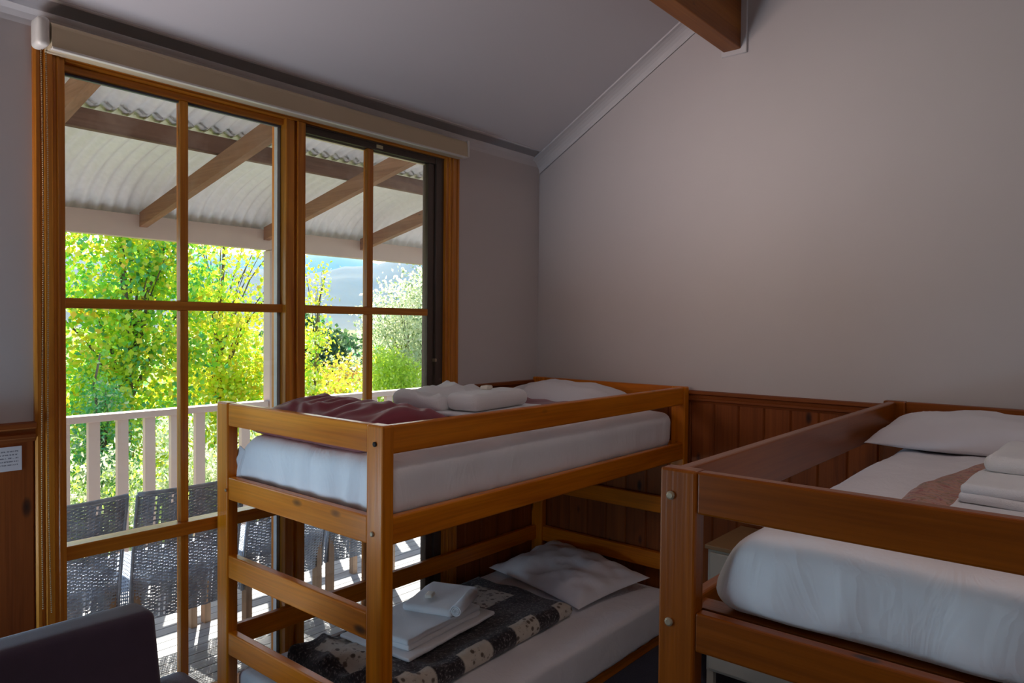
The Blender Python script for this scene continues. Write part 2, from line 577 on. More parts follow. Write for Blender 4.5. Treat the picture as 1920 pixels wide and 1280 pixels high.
# wainscot boards, each a board of its own with V-grooved edges
def board_mesh(w, t, h, ax):
    b = 0.006
    prof = [(0, 0), (w, 0), (w, -t + b), (w - b, -t), (b, -t), (0, -t + b)]
    vs, fs = [], []
    for z in (0, h):
        for p, q in prof:
            vs.append((p, q, z) if ax == 'x' else (q, -p, z))
    k = 6
    fs = [tuple(reversed(range(k))), tuple(range(k, 2 * k))] + [(i, (i + 1) % k, (i + 1) % k + k, i + k) for i in range(k)]
    me = pyd('board', vs, fs)
    bm = bmesh.new(); bm.from_mesh(me); bmesh.ops.recalc_face_normals(bm, faces=bm.faces); bm.to_mesh(me); bm.free()
    me.materials.append(M['wainz'])
    return me
wl_o = bpy.data.objects['wall_left']; wr_o = bpy.data.objects['wall_right']
mb = board_mesh(0.1245, 0.014, DZ + 0.002, 'x')
for i in range(6):
    link('board', mb, None, wl_o, (-0.0005 - 0.125 * (i + 1) + (0.06 if i == 5 else 0), 0, 0)) if i < 5 else None
mb5 = board_mesh(0.064, 0.014, DZ + 0.002, 'x')
link('board', mb5, None, wl_o, (-0.69, 0, 0))
for i in range(2):
    link('board', mb, None, wl_o, (-2.625 - 0.125 * (i + 1), 0, 0))
mr = board_mesh(0.1245, 0.014, DZ + 0.002, 'y')
off = wr_o.location
for i in range(26):
    link('board', mr, None, wr_o, (-off.x, -0.005 - 0.125 * i, 0))

# exposed ceiling beam with the pale packer at its wall end
cb = empty('ceiling_beam', (0, -1.19, 2.93))
struct(cb, 'brown timber ceiling beam running into the gable wall')
box('beam_timber', RX0, -0.004, -0.0435, 0.0435, 0, 0.36, M['beamx'], cb, 0.004)
box('wall_plate', -0.016, 0.0, -0.072, 0.055, -0.022, 0.30, M['cornice'], cb, 0.003)

# ------------------------------------------------------------------ the big window
w1 = struct(empty('window_1', ((W1[0] + W1[1]) / 2, 0, W1[2])), 'large timber window with eight panes and a dark sliding sash')
wc = w1.location
def wbox(name, x0, x1, y0, y1, z0, z1, mat, bev=0.003):
    return box(name, x0 - wc.x, x1 - wc.x, y0, y1, z0 - wc.z, z1 - wc.z, mat, w1, bev)
arch = [(0, 0), (0, -.014), (.006, -.019), (.016, -.019), (.020, -.013), (.026, -.013), (.030, -.021), (.052, -.021), (.057, -.014), (.063, -.014), (.068, -.019), (.074, -.016), (.074, 0)]
def wprism(name, prof, axis, a0, a1, key):
    off = {'x': lambda p: (p[0], p[1] - wc.z), 'z': lambda p: (p[0] - wc.x, p[1])}[axis]
    sh = wc.x if axis == 'x' else wc.z
    return prism(name, [off(p) for p in prof], axis, a0 - sh, a1 - sh, M[key + axis], w1)
wprism('architrave', [(-0.693 - p, q) for p, q in arch], 'z', 0.0, 2.52, 'win')
wprism('architrave', [(-2.624 + p, q) for p, q in arch], 'z', 0.0, 2.52, 'win')
wprism('architrave', [(q, 2.515 - p) for p, q in arch], 'x', -2.55, -0.767, 'win')
# jambs, head, sill
wbox('jamb', W1[0], W1[0] + 0.022, -0.012, 0.115, W1[2], W1[3], M['winz'])
wbox('jamb', W1[1] - 0.022, W1[1], -0.012, 0.115, W1[2], W1[3], M['winz'])
wbox('head', W1[0] + 0.022, W1[1] - 0.022, -0.012, 0.115, 2.432, W1[3], M['winx'])
wbox('sill', W1[0] + 0.022, W1[1] - 0.022, -0.030, 0.135, W1[2], W1[2] + 0.04, M['winx'])
# centre mullion: two posts with a groove between
wbox('mullion', -1.712, -1.672, -0.008, 0.10, 0.12, 2.432, M['winz'])
wbox('mullion', -1.672, -1.660, 0.004, 0.10, 0.12, 2.432, M['winz'], 0.001)
wbox('mullion', -1.660, -1.622, -0.014, 0.10, 0.12, 2.432, M['winz'])
# left fixed light: glazing stops, muntins, transom
GX0, GX1 = -2.533, -1.712
wbox('glazing_stop', GX0, GX1, 0.012, 0.05, 2.408, 2.432, M['winx'])
wbox('glazing_stop', -1.726, GX1, 0.036, 0.06, 0.12, 2.408, M['stop_daylit'], 0.001)
wbox('gasket', GX0, GX1, 0.030, 0.046, 2.400, 2.408, M['rubber'], 0.001)
wbox('transom', GX0, GX1, -0.002, 0.062, 0.788, 0.836, M['winx'])
wbox('transom', -1.622, W1[1] - 0.022, 0.010, 0.062, 0.788, 0.836, M['bronze'])
for (z0, z1) in ((0.836, 1.630), (1.664, 2.408), (0.12, 0.788)):
    wbox('muntin', -2.141, -2.111, 0.016, 0.050, z0, z1, M['winz'])
wbox('muntin', GX0, GX1, 0.016, 0.050, 1.630, 1.664, M['winx'])
for xa, xb in ((GX0, -2.126), (-2.126, GX1)):
    for za, zb in ((0.12, 0.812), (0.812, 1.647), (1.647, 2.41)):
        wbox('glass_pane', xa, xb, 0.031, 0.035, za, zb, M['glass'], 0)
# right sliding sash: bronze frame, timber-coloured bars
SX0, SX1 = -1.622, W1[1] - 0.022
for x0, x1, z0, z1 in ((SX0, SX1, 2.398, 2.432), (SX0, SX1, 0.12, 0.165)):
    wbox('sash_rail', x0, x1, 0.012, 0.060, z0, z1, M['bronze'], 0.002)
wbox('sash_stile', SX0, SX0 + 0.014, 0.020, 0.060, 0.165, 2.398, M['bronze'], 0.002)
wbox('sash_stile', -0.884, -0.842, 0.018, 0.060, 0.165, 2.398, M['bronze'], 0.003)
wbox('sash_stile', -0.838, SX1, 0.006, 0.075, 0.12, 2.432, M['bronze'], 0.003)
wbox('sash_track', SX0, SX1, 0.004, 0.012, 2.426, 2.432, M['bronze'], 0.001)
wbox('sash_bead', SX0, -0.884, 0.040, 0.058, 2.391, 2.398, M['label'], 0.001)
for (z0, z1) in ((0.165, 0.788), (0.836, 1.630), (1.664, 2.398)):
    wbox('muntin', -1.269, -1.235, 0.016, 0.050, z0, z1, M['winz'])
wbox('muntin', SX0 + 0.014, -0.884, 0.016, 0.050, 1.630, 1.664, M['winx'])
for xa, xb in ((SX0, -1.252), (-1.252, -0.88)):
    for za, zb in ((0.14, 0.812), (0.812, 1.647), (1.647, 2.40)):
        wbox('glass_pane', xa, xb, 0.031, 0.035, za, zb, M['glass'], 0)
wbox('sticker', -1.222, -1.184, 0.0105, 0.012, 2.407, 2.423, M['label'], 0)
wbox('latch_knob', -0.850, -0.836, -0.004, 0.02, 1.395, 1.412, M['bolt'], 0.003)

# made-up windows out of view, added as housings for the fill lamps
def plain_window(name, o, y, sgn):
    w = struct(empty(name, ((o[0] + o[1]) / 2, y, o[2])))
    cx = w.location.x; h = o[3] - o[2]
    ya, yb = sorted((sgn * 0.03, sgn * 0.08))
    for nm, x0, x1, z0, z1 in (('window_stile', o[0], o[0] + .06, 0, h), ('window_stile', o[1] - .06, o[1], 0, h), ('window_rail', o[0] + .06, o[1] - .06, 0, .06), ('window_rail', o[0] + .06, o[1] - .06, h - .06, h), ('mullion', cx - .025, cx + .025, .06, h - .06)):
        box(nm, x0 - cx, x1 - cx, ya, yb, z0, z1, M['winz'] if 'rail' not in nm else M['winx'], w, 0.003)
    for x0, x1 in ((o[0] + .06, cx - .025), (cx + .025, o[1] - .06)):
        box('glass_pane', x0 - cx, x1 - cx, sgn * 0.055 - 0.002, sgn * 0.055 + 0.002, .06, h - .06, M['glass'], w)
    return w
plain_window('added_window_2', W2, 0, 1)
w3 = plain_window('added_window_3', (-(W3[1] - W3[0]) / 2, (W3[1] - W3[0]) / 2, W3[2], W3[3]), 0, 1)
w3.location = (RX0, (W3[0] + W3[1]) / 2, W3[2]); w3.rotation_euler = (0, 0, math.pi / 2)
# made-up lamp fitting under the ridge, out of view, added for its fill light
cl = empty('added_ceiling_fill', (-2.5, -2.75, 3.62)); tag(cl, 'added round white fill lamp hanging under the ridge', 'lamp')
tube('stem', [(0, 0, 0.45), (0, 0, 0.06)], 0.012, 8, M['plastic'], cl)
vsh, fsh = [], []
tube_geo([(0, 0, 0.08), (0, 0, 0.075), (0, 0, 0.05), (0, 0, 0.0)], [0.02, 0.10, 0.20, 0.24], 24, vsh, fsh, False)
link('lamp_shade', pyd('lamp_shade', vsh, fsh, True), M['plastic'], cl)
ld = bpy.data.lights.new('added_fill_down', 'AREA'); ld.shape = 'DISK'; ld.size = 0.42; ld.energy = 10.0; ld.color = WARM
lo = bpy.data.objects.new('added_fill_down', ld); COL.objects.link(lo); lo.location = (-2.5, -2.75, 3.61); lo.rotation_euler = (math.radians(-14), 0, 0)

# ------------------------------------------------------------------ roller blind with bead chain
rb = empty('roller_blind', (-1.66, 0, 2.44))
tag(rb, 'beige roller blind rolled up above the window with a bead chain', 'blind')
bp = [(-0.024, 0.0), (-0.092, 0.0), (-0.092, 0.004), (-0.090, 0.060)]
for i in range(7):
    t = i / 6 * math.pi / 2
    bp.append((-0.060 - 0.030 * math.cos(t), 0.060 + 0.026 * math.sin(t)))
bp += [(-0.024, 0.086)]
prism('valance', bp, 'x', -0.935, 0.945, M['blind'], rb)
box('bottom_bar', -0.935, 0.945, -0.094, -0.076, -0.004, 0.004, M['plastic'], rb, 0.002)
soft_box('end_bracket', 0.018, 0.036, 0.046, 0.014, (2, 3, 4), None, M['plastic'], rb, (-0.957, -0.058, 0.046))
soft_box('end_bracket', 0.008, 0.036, 0.044, 0.007, (2, 3, 4), None, M['plastic'], rb, (0.954, -0.058, 0.045))
# two runs of small beads
bm = bmesh.new()
for xo, ln in ((-0.952, 1.78), (-0.938, 1.80)):
    for i in range(int(ln / 0.0062)):
        z = 0.0 - i * 0.0062
        sway = 0.004 * math.sin(i * 0.02) + (0.010 * (i * 0.0062 / ln) ** 3 if xo > -0.95 else 0)
        bmesh.ops.create_icosphere(bm, subdivisions=1, radius=0.0026, matrix=Matrix.Translation((xo + sway, -0.046, z)))
ch = link('bead_chain', bm_mesh(bm, 'bead_chain', True), M['bead'], rb); tag(ch, kind='stuff')

# ------------------------------------------------------------------ bunk beds
def bolt(parent, x, y, z, r=0.0085, mat='bolt'):
    vs, fs = [], []
    tube_geo([(x, y, z), (x - 0.004, y, z), (x - 0.006, y, z)], [r, r, r * 0.6], 10, vs, fs)
    o = link('bolt_head', pyd('bolt_head', vs, fs, False), M[mat], parent)
    return o

def bunk(key, y0, y1, pw, px, x0, x1, top, levels, label, guard, low_side, lower_rails, extra):
    """x0 foot end, x1 head end (at wall); y1 the side nearer the window wall"""
    b = empty('bunk_bed', (x0, y0, 0))
    tag(b, label, 'bunk bed')
    L, Wd = x1 - x0, y1 - y0
    def pk(name, xa, xb, ya, yb, za, zb, bev=0.005):
        return plank(name, xa, xb, ya, yb, za, zb, key, b, bev)
    for xa in (0, L - px):
        for ya in (0, Wd - pw):
            pk('post', xa, xa + px, ya, ya + pw, 0, top, 0.006)
    for (za, zb) in levels:                      # foot and head ends
        pk('end_rail', 0.004, px - 0.008, pw, Wd - pw, za, zb)
        pk('end_rail', L - px + 0.008, L - 0.004, pw, Wd - pw, za, zb)
    for (ya, za, zb) in guard:
        pk('side_rail', px, L - px, ya, ya + 0.030, za, zb)
    for i in range(12):                          # slats under the upper mattress
        xx = px + 0.06 + i * (L - 2 * px - 0.12) / 11
        pk('slat', xx - 0.032, xx + 0.032, 0.045, Wd - 0.045, 0.955, 0.972, 0.002)
    return b

LB0, LB1 = -0.9985, -0.022
TOP = 1.284
lev = [(1.197, TOP - 0.001), (0.917, 1.003), (0.620, 0.706), (0.326, 0.412)]
b1 = bunk('bed', LB0, LB1, 0.077, 0.045, -2.02, -0.026, TOP, lev,
          'honey pine bunk bed standing beside the window', [(0.008, 1.194, TOP - 0.002), (0.008, 0.917, 1.003), (LB1 - LB0 - 0.038, 0.917, 1.003), (LB1 - LB0 - 0.038, 0.330, 0.412)], None, None, None)
for y, z in ((0.035, 1.227), (0.045, 0.954), (0.035, 0.372)):
    bolt(b1, 0.0, y, z, 0.008, 'hole' if z > 1.2 else 'bolt')
bolt(b1, 0.0, LB1 - LB0 - 0.072, 0.954, 0.006, 'bolt')
RB1 = -1.9066; RB0 = RB1 - 0.985
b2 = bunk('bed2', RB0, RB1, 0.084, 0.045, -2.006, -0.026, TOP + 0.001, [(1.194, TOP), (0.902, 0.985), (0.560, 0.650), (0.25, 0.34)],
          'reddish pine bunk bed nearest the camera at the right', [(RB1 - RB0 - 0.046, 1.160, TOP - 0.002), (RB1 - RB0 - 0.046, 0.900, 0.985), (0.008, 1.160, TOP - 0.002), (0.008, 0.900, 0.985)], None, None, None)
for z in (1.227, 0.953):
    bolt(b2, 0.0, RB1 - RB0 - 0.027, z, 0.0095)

# ------------------------------------------------------------------ mattresses in white sheets
def mattress(label, x0, x1, y0, y1, z0, z1, r, fn=None, mat='sheet'):
    o = soft_box('mattress', (x1 - x0) / 2, (y1 - y0) / 2, (z1 - z0) / 2, r, (60, 34, 5), fn, M[mat], None, ((x0 + x1) / 2, (y0 + y1) / 2, (z0 + z1) / 2))
    return tag(o, label, 'mattress')

def sheet_fn(hx, hy, hz, seed, amp=0.010, sag=0.012, tail=None, slump=None):
    def fn(p):
        top = max(0.0, p.z / hz)
        side = 1.0 - top
        # long tension creases on the sides, gentle pillowing of the top
        ex = max(0.0, (abs(p.x) / hx - 0.93) / 0.07); ey = max(0.0, (abs(p.y) / hy - 0.88) / 0.12)
        w = amp * fbm(p.x * 2.2 + seed, p.y * 3.0, p.z * 2) * 0.6
        p.z += (w - sag * 0.4 * (abs(p.x / hx) ** 4 + abs(p.y / hy) ** 4)) * top
        cr = amp * 0.55 * (ridged(p.x * 9 + seed, p.z * 1.5 + p.y * 9, seed) - 0.6)
        p.y += math.copysign(1, p.y) * cr * ey * (0.4 + side)
        p.x += math.copysign(1, p.x) * cr * ex * (0.4 + side)
        if slump:
            k = max(0.0, min(1.0, (p.y / hy * slump[0] - 0.55) / 0.45)) * ((p.z + hz) / (2 * hz)) ** 1.6
            p.y -= slump[0] * slump[1] * k
        if tail:
            d = math.hypot(p.x - tail[0] * hx, p.y - tail[1] * hy)
            t = max(0.0, 1 - d / 0.14) * max(0.0, 0.55 - p.z / hz * 0.8)
            p.x += tail[0] * 0.02 * t; p.y += tail[1] * 0.085 * t; p.z -= 0.010 * t
        return p
    return fn
mu = mattress('white sheeted mattress on the upper bunk beside the window', -1.972, -0.095, -0.955, -0.095, 0.973, 1.168, 0.055, sheet_fn(0.94, 0.43, 0.0975, 1.3, 0.016, 0.014, (-1, 1), (1, 0.05)))
mattress('white sheeted mattress low on the floor level bunk beside the window', -1.965, -0.080, -0.970, -0.070, 0.064, 0.246, 0.025, sheet_fn(0.94, 0.45, 0.091, 4.1, 0.006, 0.004))
mattress('white sheeted mattress on the upper bunk at the right', -1.955, -0.085, RB0 + 0.05, -1.985, 0.973, 1.172, 0.065, sheet_fn(0.935, 0.43, 0.1, 8.7, 0.022, 0.018, None, (1, 0.085)))
# loose corner of the fitted sheet hanging at the foot end, window side
vs, fs = [], []
nu, nv = 16, 12
for side in (0, 1):
    for i in range(nu + 1):
        for j in range(nv + 1):
            u, v = i / nu, j / nv
            bot = Vector((0, -0.012 - 0.135 * u, 1.004 - 0.006 * math.sin(u * 9)))
            topp = Vector((0, -0.105 - 0.055 * u, 1.118 - 0.02 * u))
            p = bot.lerp(topp, v ** 0.85)
            p.x = -1.986 + 0.010 * math.sin(u * 14) * (1 - v) + 0.016 * v + 0.022 * abs(u - 0.5) * (1 - v) - (0.002 if side else 0.0)
            vs.append(p - mu.location)
N = (nu + 1) * (nv + 1)
for sd in (0, 1):
    for i in range(nu):
        for j in range(nv):
            q = [sd * N + i * (nv + 1) + j, sd * N + (i + 1) * (nv + 1) + j, sd * N + (i + 1) * (nv + 1) + j + 1, sd * N + i * (nv + 1) + j + 1]
            fs.append(tuple(q) if sd == 0 else tuple(reversed(q)))
link('sheet_corner', pyd('sheet_corner', vs, fs, True), M['flat_sheet'], mu)
# low slatted base under the lower mattress
base = empty('bed_base', (-1.02, -0.52, 0)); tag(base, 'low timber base under the lowest mattress beside the window', 'bed base')
for y in (-0.40, 0.0, 0.40):
    plank('bearer', -0.92, 0.92, y - 0.02, y + 0.02, 0.0, 0.046, 'bed', base)
for i in range(11):
    plank('slat', -0.88 + i * 0.172, -0.82 + i * 0.172, -0.42, 0.42, 0.046, 0.062, 'bed', base, 0.002)

# ------------------------------------------------------------------ pillows
def pillow(label, hx, hy, h, loc, rot, seed, crease=1.0, n=44):
    vs, fs = [], []
    def prof(u, v):
        a = max(0.0, 1 - abs(u) ** 2.6); b = max(0.0, 1 - abs(v) ** 2.6)
        return (a * b) ** 0.55
    for s in (1, -1):
        for i in range(n + 1):
            for j in range(n + 1):
                u = -math.cos(math.pi * i / n); v = -math.cos(math.pi * j / n)
                pin = 1 - 0.07 * (1 - v * v); pin2 = 1 - 0.05 * (1 - u * u)
                x = hx * u * pin; y = hy * v * pin2
                t = prof(u, v)
                w = crease * (0.010 * fbm(x * 6 + seed, y * 6, seed) + 0.006 * (ridged(x * 11 + y * 5 + seed, y * 8 - x * 4, seed) - 0.5)) * min(1, t * 2.2)
                z = (h * t + w) if s > 0 else -h * 0.35 * t
                vs.append((x, y, z))
    N = (n + 1) * (n + 1)
    for s in (0, 1):
        for i in range(n):
            for j in range(n):
                q = [s * N + i * (n + 1) + j, s * N + (i + 1) * (n + 1) + j, s * N + (i + 1) * (n + 1) + j + 1, s * N + i * (n + 1) + j + 1]
                fs.append(tuple(q) if s == 0 else tuple(reversed(q)))
    me = pyd('pillow', vs, fs, True)
    bm = bmesh.new(); bm.from_mesh(me); bmesh.ops.remove_doubles(bm, verts=bm.verts, dist=0.0004); bm.to_mesh(me); bm.free()
    me.shade_smooth()
    o = link('pillow', me, M['pillow'], None, loc)
    o.rotation_euler = rot
    return tag(o, label, 'pillow')
pillow('plump white pillow on the upper bunk beside the window', 0.235, 0.35, 0.105, (-0.345, -0.47, 1.190), (0, 0.04, 0.05), 2.2)
pillow('creased white pillow on the lower bunk beside the window', 0.245, 0.36, 0.085, (-0.335, -0.47, 0.292), (0, -0.10, -0.22), 9.4, 2.0)
pillow('white pillow on the upper bunk at the right', 0.27, 0.37, 0.10, (-0.375, -2.335, 1.192), (0, -0.02, 0.06), 5.5)

# ------------------------------------------------------------------ quilts
def patch_mat():
    m, n, l, out = nt('patchwork_print')
    tc = n.new('ShaderNodeTexCoord')
    v = tc.outputs['Object']
    # dark floral print
    sp = noise_tex(n, l, v, 95, 3, 0.65)
    dark = ramp(n, l, sp, [(0.42, (0.012, 0.009, 0.012)), (0.56, (0.035, 0.026, 0.028)), (0.66, (0.22, 0.19, 0.19))])
    vo = n.new('ShaderNodeTexVoronoi'); vo.inputs['Scale'].default_value = 34; l.new(v, vo.inputs['Vector'])
    flow = ramp(n, l, vo.outputs['Distance'], [(0.10, (0.10, 0.07, 0.05)), (0.28, (0.16, 0.12, 0.09)), (0.36, (0.52, 0.46, 0.38)), (1.0, (0.58, 0.52, 0.43))])
    sp2 = noise_tex(n, l, v, 60, 3, 0.7)
    cream = mix(n, l, flow, (0.13, 0.09, 0.06), ramp(n, l, sp2, [(0.60, (0, 0, 0)), (0.66, (0.7, 0.7, 0.7))]))
    at = n.new('ShaderNodeAttribute'); at.attribute_name = 'patch'
    c = mix(n, l, dark, cream, at.outputs['Fac'])
    b = bump(n, l, noise_tex(n, l, v, 40, 3), 0.4, 0.01)
    principled(n, l, out, c, 0.85, Sheen_Weight=0.2, Normal=b)
    return m
M['patch'] = patch_mat()

def floral_mat():
    m, n, l, out = nt('pink_floral_print')
    tc = n.new('ShaderNodeTexCoord'); v = tc.outputs['Object']
    f = noise_tex(n, l, v, 22, 4, 0.6, 1.5)
    c = ramp(n, l, f, [(0.30, (0.24, 0.04, 0.06)), (0.41, (0.36, 0.13, 0.11)), (0.46, (0.50, 0.27, 0.20)), (0.54, (0.46, 0.24, 0.18)), (0.60, (0.22, 0.15, 0.07)), (0.66, (0.50, 0.30, 0.26)), (0.74, (0.34, 0.08, 0.10))])
    wv = n.new('ShaderNodeTexWave'); wv.inputs['Scale'].default_value = 9; wv.inputs['Distortion'].default_value = 9
    l.new(v, wv.inputs['Vector'])
    b = bump(n, l, wv.outputs['Fac'], 0.35, 0.012)
    principled(n, l, out, c, 0.85, Sheen_Weight=0.2, Normal=b)
    return m
M['floral'] = floral_mat()

def quilt(name, label, x0, x1, y0, y1, zb, height, n, mat, rot=0.0, edge=0.05, patches=None, warp=None):
    """folded quilt lying flat: closed shell whose top follows height(u, v, x, y); rolled edges"""
    cx, cy = (x0 + x1) / 2, (y0 + y1) / 2
    hx, hy = (x1 - x0) / 2, (y1 - y0) / 2
    nx, ny = n
    vs, fs = [], []
    ring = 6
    def top(x, y):
        return height(x / hx, y / hy, x, y)
    def edgef(x, y):
        d = min(hx - abs(x), hy - abs(y))
        if d >= edge: return 1.0
        t = max(0.0, d / edge)
        return math.sqrt(max(0.0, 1 - (1 - t) ** 2))
    us = [-math.cos(math.pi * (i / nx)) * 0.35 + (-1 + 2 * i / nx) * 0.65 for i in range(nx + 1)]
    ws = [-math.cos(math.pi * (j / ny)) * 0.35 + (-1 + 2 * j / ny) * 0.65 for j in range(ny + 1)]
    pv = []
    for side in (0, 1):
        for i in range(nx + 1):
            for j in range(ny + 1):
                x, y = us[i] * hx, ws[j] * hy
                h = top(x, y)
                e = edgef(x, y)
                z = h * (0.5 + 0.5 * e) if side == 0 else h * (0.5 - 0.5 * e)
                xx, yy = x, y
                if warp:
                    xx, yy = warp(x, y)
                vs.append((xx, yy, z))
                pv.append(patches(x, y, side, e) if patches else 0.0)
    N = (nx + 1) * (ny + 1)
    for s in (0, 1):
        for i in range(nx):
            for j in range(ny):
                q = [s * N + i * (ny + 1) + j, s * N + (i + 1) * (ny + 1) + j, s * N + (i + 1) * (ny + 1) + j + 1, s * N + i * (ny + 1) + j + 1]
                fs.append(tuple(q) if s == 0 else tuple(reversed(q)))
    me = pyd(name, vs, fs, True)
    if patches:
        a = me.attributes.new('patch', 'FLOAT', 'POINT')
        a.data.foreach_set('value', pv)
    bm = bmesh.new(); bm.from_mesh(me); bmesh.ops.remove_doubles(bm, verts=bm.verts, dist=0.0003); bm.to_mesh(me); bm.free()
    me.shade_smooth()
    o = link(name, me, M[mat], None, (cx, cy, zb))
    o.rotation_euler = (0, 0, rot)
    return tag(o, label, 'quilt')

def maroon_h(u, v, x, y):
    hump = math.exp(-((x + 0.50) / 0.20) ** 2)
    h = 0.055 + 0.085 * hump + 0.035 * math.exp(-((x - 0.42) / 0.22) ** 2) * max(0.0, min(1.0, (y + 0.12) / 0.3))
    ph = 3.2 * nz(x * 3.5, y * 3.5, 4.0) + 1.5 * nz(x * 8, y * 8, 2.0)
    cr = 0.014 * nz(x * 5 + 3, y * 5, 1.0) * (0.3 + hump) + 0.010 * hump * math.sin(34 * (0.75 * x + 0.66 * y) + 2.2 * ph) + 0.005 * hump * math.sin(75 * (0.5 * x - 0.85 * y) + 3 * ph) + 0.0035 * (1 - hump) * math.sin(y * 48 + x * 4)
    return max(0.02, h + cr)
quilt('quilt', 'bunched maroon satin quilt on the upper bunk beside the window', -1.945, -0.50, -0.800, -0.12, 1.160, maroon_h, (130, 70), 'maroon', 0.0, 0.045)

def patch_h(u, v, x, y):
    crump = max(0.0, min(1.0, (-0.25 - x) / 0.2))
    h = 0.075 + 0.012 * fbm(x * 3, y * 3, 5) + 0.010 * math.cos(y * 22) * (1 - crump) * 0.4
    h += crump * (0.020 + 0.035 * (ridged(x * 7, y * 6 + x * 3, 6) - 0.4))
    return max(0.03, h)
def patch_p(x, y, side, e):
    # cream squares: one row along the front roll, others on the top
    ax = x + 0.547
    k = ax % 0.315
    front = y < -0.235
    if front:
        return 1.0 if 0.06 < k < 0.225 else 0.0
    if -0.03 < y < 0.20:
        return 1.0 if (0.245 < x < 0.45 or -0.50 < x < -0.30) else 0.0
    return 0.0
quilt('quilt', 'dark patchwork quilt with cream floral squares on the lower bunk', -1.84, -0.715, -0.790, -0.215, 0.246, patch_h, (150, 96), 'patch', 0.03, 0.045, patch_p)

def floral_h(u, v, x, y):
    return 0.042 + 0.008 * fbm(x * 4, y * 4, 9) + 0.004 * math.sin(y * 60 + 3 * nz(x * 3, y * 3))
def floral_w(x, y):
    # window-side corner towards the pillow is rounded off
    hx, hy = 0.49, 0.28
    t = max(0.0, (x + 0.05) / (hx + 0.05))
    return x - 0.0, y - 0.14 * (t ** 2.2) * max(0.0, (y + hy) / (2 * hy))
quilt('quilt', 'pink floral quilt folded on the upper bunk at the right', -1.87, -0.89, -2.86, -2.285, 1.168, floral_h, (90, 60), 'floral', 0.0, 0.03, None, floral_w)

# ------------------------------------------------------------------ towels and soaps
def towel(name, label, hx, hy, h, loc, rot, layers, seed, cat='towel'):
    """folded towel: stacked layers joined by a rolled fold on one long side"""
    e = empty(name, loc)
    e.rotation_euler = (0, 0, rot)
    tag(e, label, cat)
    lt = h / layers
    for i in range(layers):
        sx = hx - 0.006 * (layers - 1 - i) * (1 if i % 2 else 0.4)
        def fn(p, i=i):
            p.z += 0.004 * fbm(p.x * 8 + seed + i, p.y * 8, seed) + 0.006 * (1 - (p.x / hx) ** 2) * (1 - (p.y / hy) ** 2) * (i / layers)
            p.x += 0.003 * nz(p.y * 14, seed + i, 0.5); p.y += 0.003 * nz(p.x * 14, seed - i, 0.7)
            return p
        soft_box('fold', sx, hy - 0.004 * (i % 2), lt / 2 * 1.08, lt * 0.5, (20, 16, 2), fn, M['terry'], e, (0.003 * (i % 2), 0, lt * (i + 0.5)))
    return e
towel('bath_mat', 'thin white mat folded under the bath towel on the maroon quilt', 0.25, 0.155, 0.014, (-1.13, -0.58, 1.222), 0.10, 1, 3.0, 'bath mat')
def heap(label, hx, hy, hz, loc, rot, amp, seed, r=0.03):
    e = empty('bath_towel', loc); e.rotation_euler = (0, 0, rot); tag(e, label, 'towel')
    def fn(p):
        t = max(0.0, p.z / hz * 0.5 + 0.5)
        w = amp * (fbm(p.x * 5 + seed, p.y * 5, seed, 3) + 0.7 * (ridged(p.x * 7 + seed, p.y * 9 - p.x * 4, seed) - 0.5))
        p.z += w * t
        p.x += 0.35 * amp * nz(p.y * 9, p.z * 20, seed); p.y += 0.35 * amp * nz(p.x * 9, p.z * 20, seed + 3)
        return p
    soft_box('fold', hx, hy, hz, r, (30, 22, 5), fn, M['terry'], e, (0, 0, hz))
    return e
heap('white bath towel folded in a thick roll on the maroon quilt', 0.195, 0.085, 0.036, (-1.135, -0.625, 1.238), 0.10, 0.004, 1.0, 0.034)
heap('rumpled white bath towel heaped behind the rolled one on the maroon quilt', 0.215, 0.125, 0.040, (-1.20, -0.42, 1.228), 0.22, 0.022, 6.0, 0.036)
def soap(label, loc, rot, s=1.0):
    o = soft_box('soap', 0.028 * s, 0.019 * s, 0.009 * s, 0.008 * s, (4, 4, 2), None, M['soap'], None, loc, (0, 0, rot))
    return tag(o, label, 'soap')
soap('small wrapped soap on the towels over the maroon quilt', (-1.12, -0.60, 1.320), 0.3)
towel('bath_mat', 'thin white mat spread flat over the patchwork quilt', 0.275, 0.185, 0.014, (-1.37, -0.47, 0.336), 0.10, 1, 2.0, 'bath mat')
towel('bath_towel', 'white bath towel folded flat over the patchwork quilt', 0.225, 0.150, 0.040, (-1.38, -0.47, 0.350), 0.08, 2, 4.0)
# rolled hand towel leaning on it
ht = empty('hand_towel', (-1.25, -0.47, 0.391)); ht.rotation_euler = (0, 0, 0.35)
tag(ht, 'white hand towel with a rolled end on top of the patchwork quilt', 'towel')
def htfn(p):
    p.z += 0.004 * fbm(p.x * 8, p.y * 8, 4)
    return p
soft_box('fold', 0.145, 0.115, 0.017, 0.016, (18, 14, 2), htfn, M['terry'], ht, (0.02, 0.01, 0.017))
def roll(name, length, r0, turns, mat, parent, loc, rot):
    vs, fs = [], []
    n = int(turns * 22)
    th = 0.0045
    for side in (-1, 1):
        for k in range(n + 1):
            a = 2 * math.pi * turns * k / n
            r = r0 - (r0 - 0.008) * (k / n)
            for d in (0, th):
                vs.append((side * length / 2, (r - d) * math.cos(a), (r - d) * math.sin(a)))
    m = 2 * (n + 1)
    for k in range(n):
        a, b = 2 * k, 2 * (k + 1)
        fs += [(a, b, b + m, a + m), (a + 1, a + 1 + m, b + 1 + m, b + 1), (a, a + 1, b + 1, b), (a + m, b + m, b + 1 + m, a + 1 + m)]
    me = pyd(name, vs, fs, True)
    bm = bmesh.new(); bm.from_mesh(me); bmesh.ops.recalc_face_normals(bm, faces=bm.faces); bm.to_mesh(me); bm.free()
    o = link(name, me, mat, parent, loc); o.rotation_euler = rot
    return o
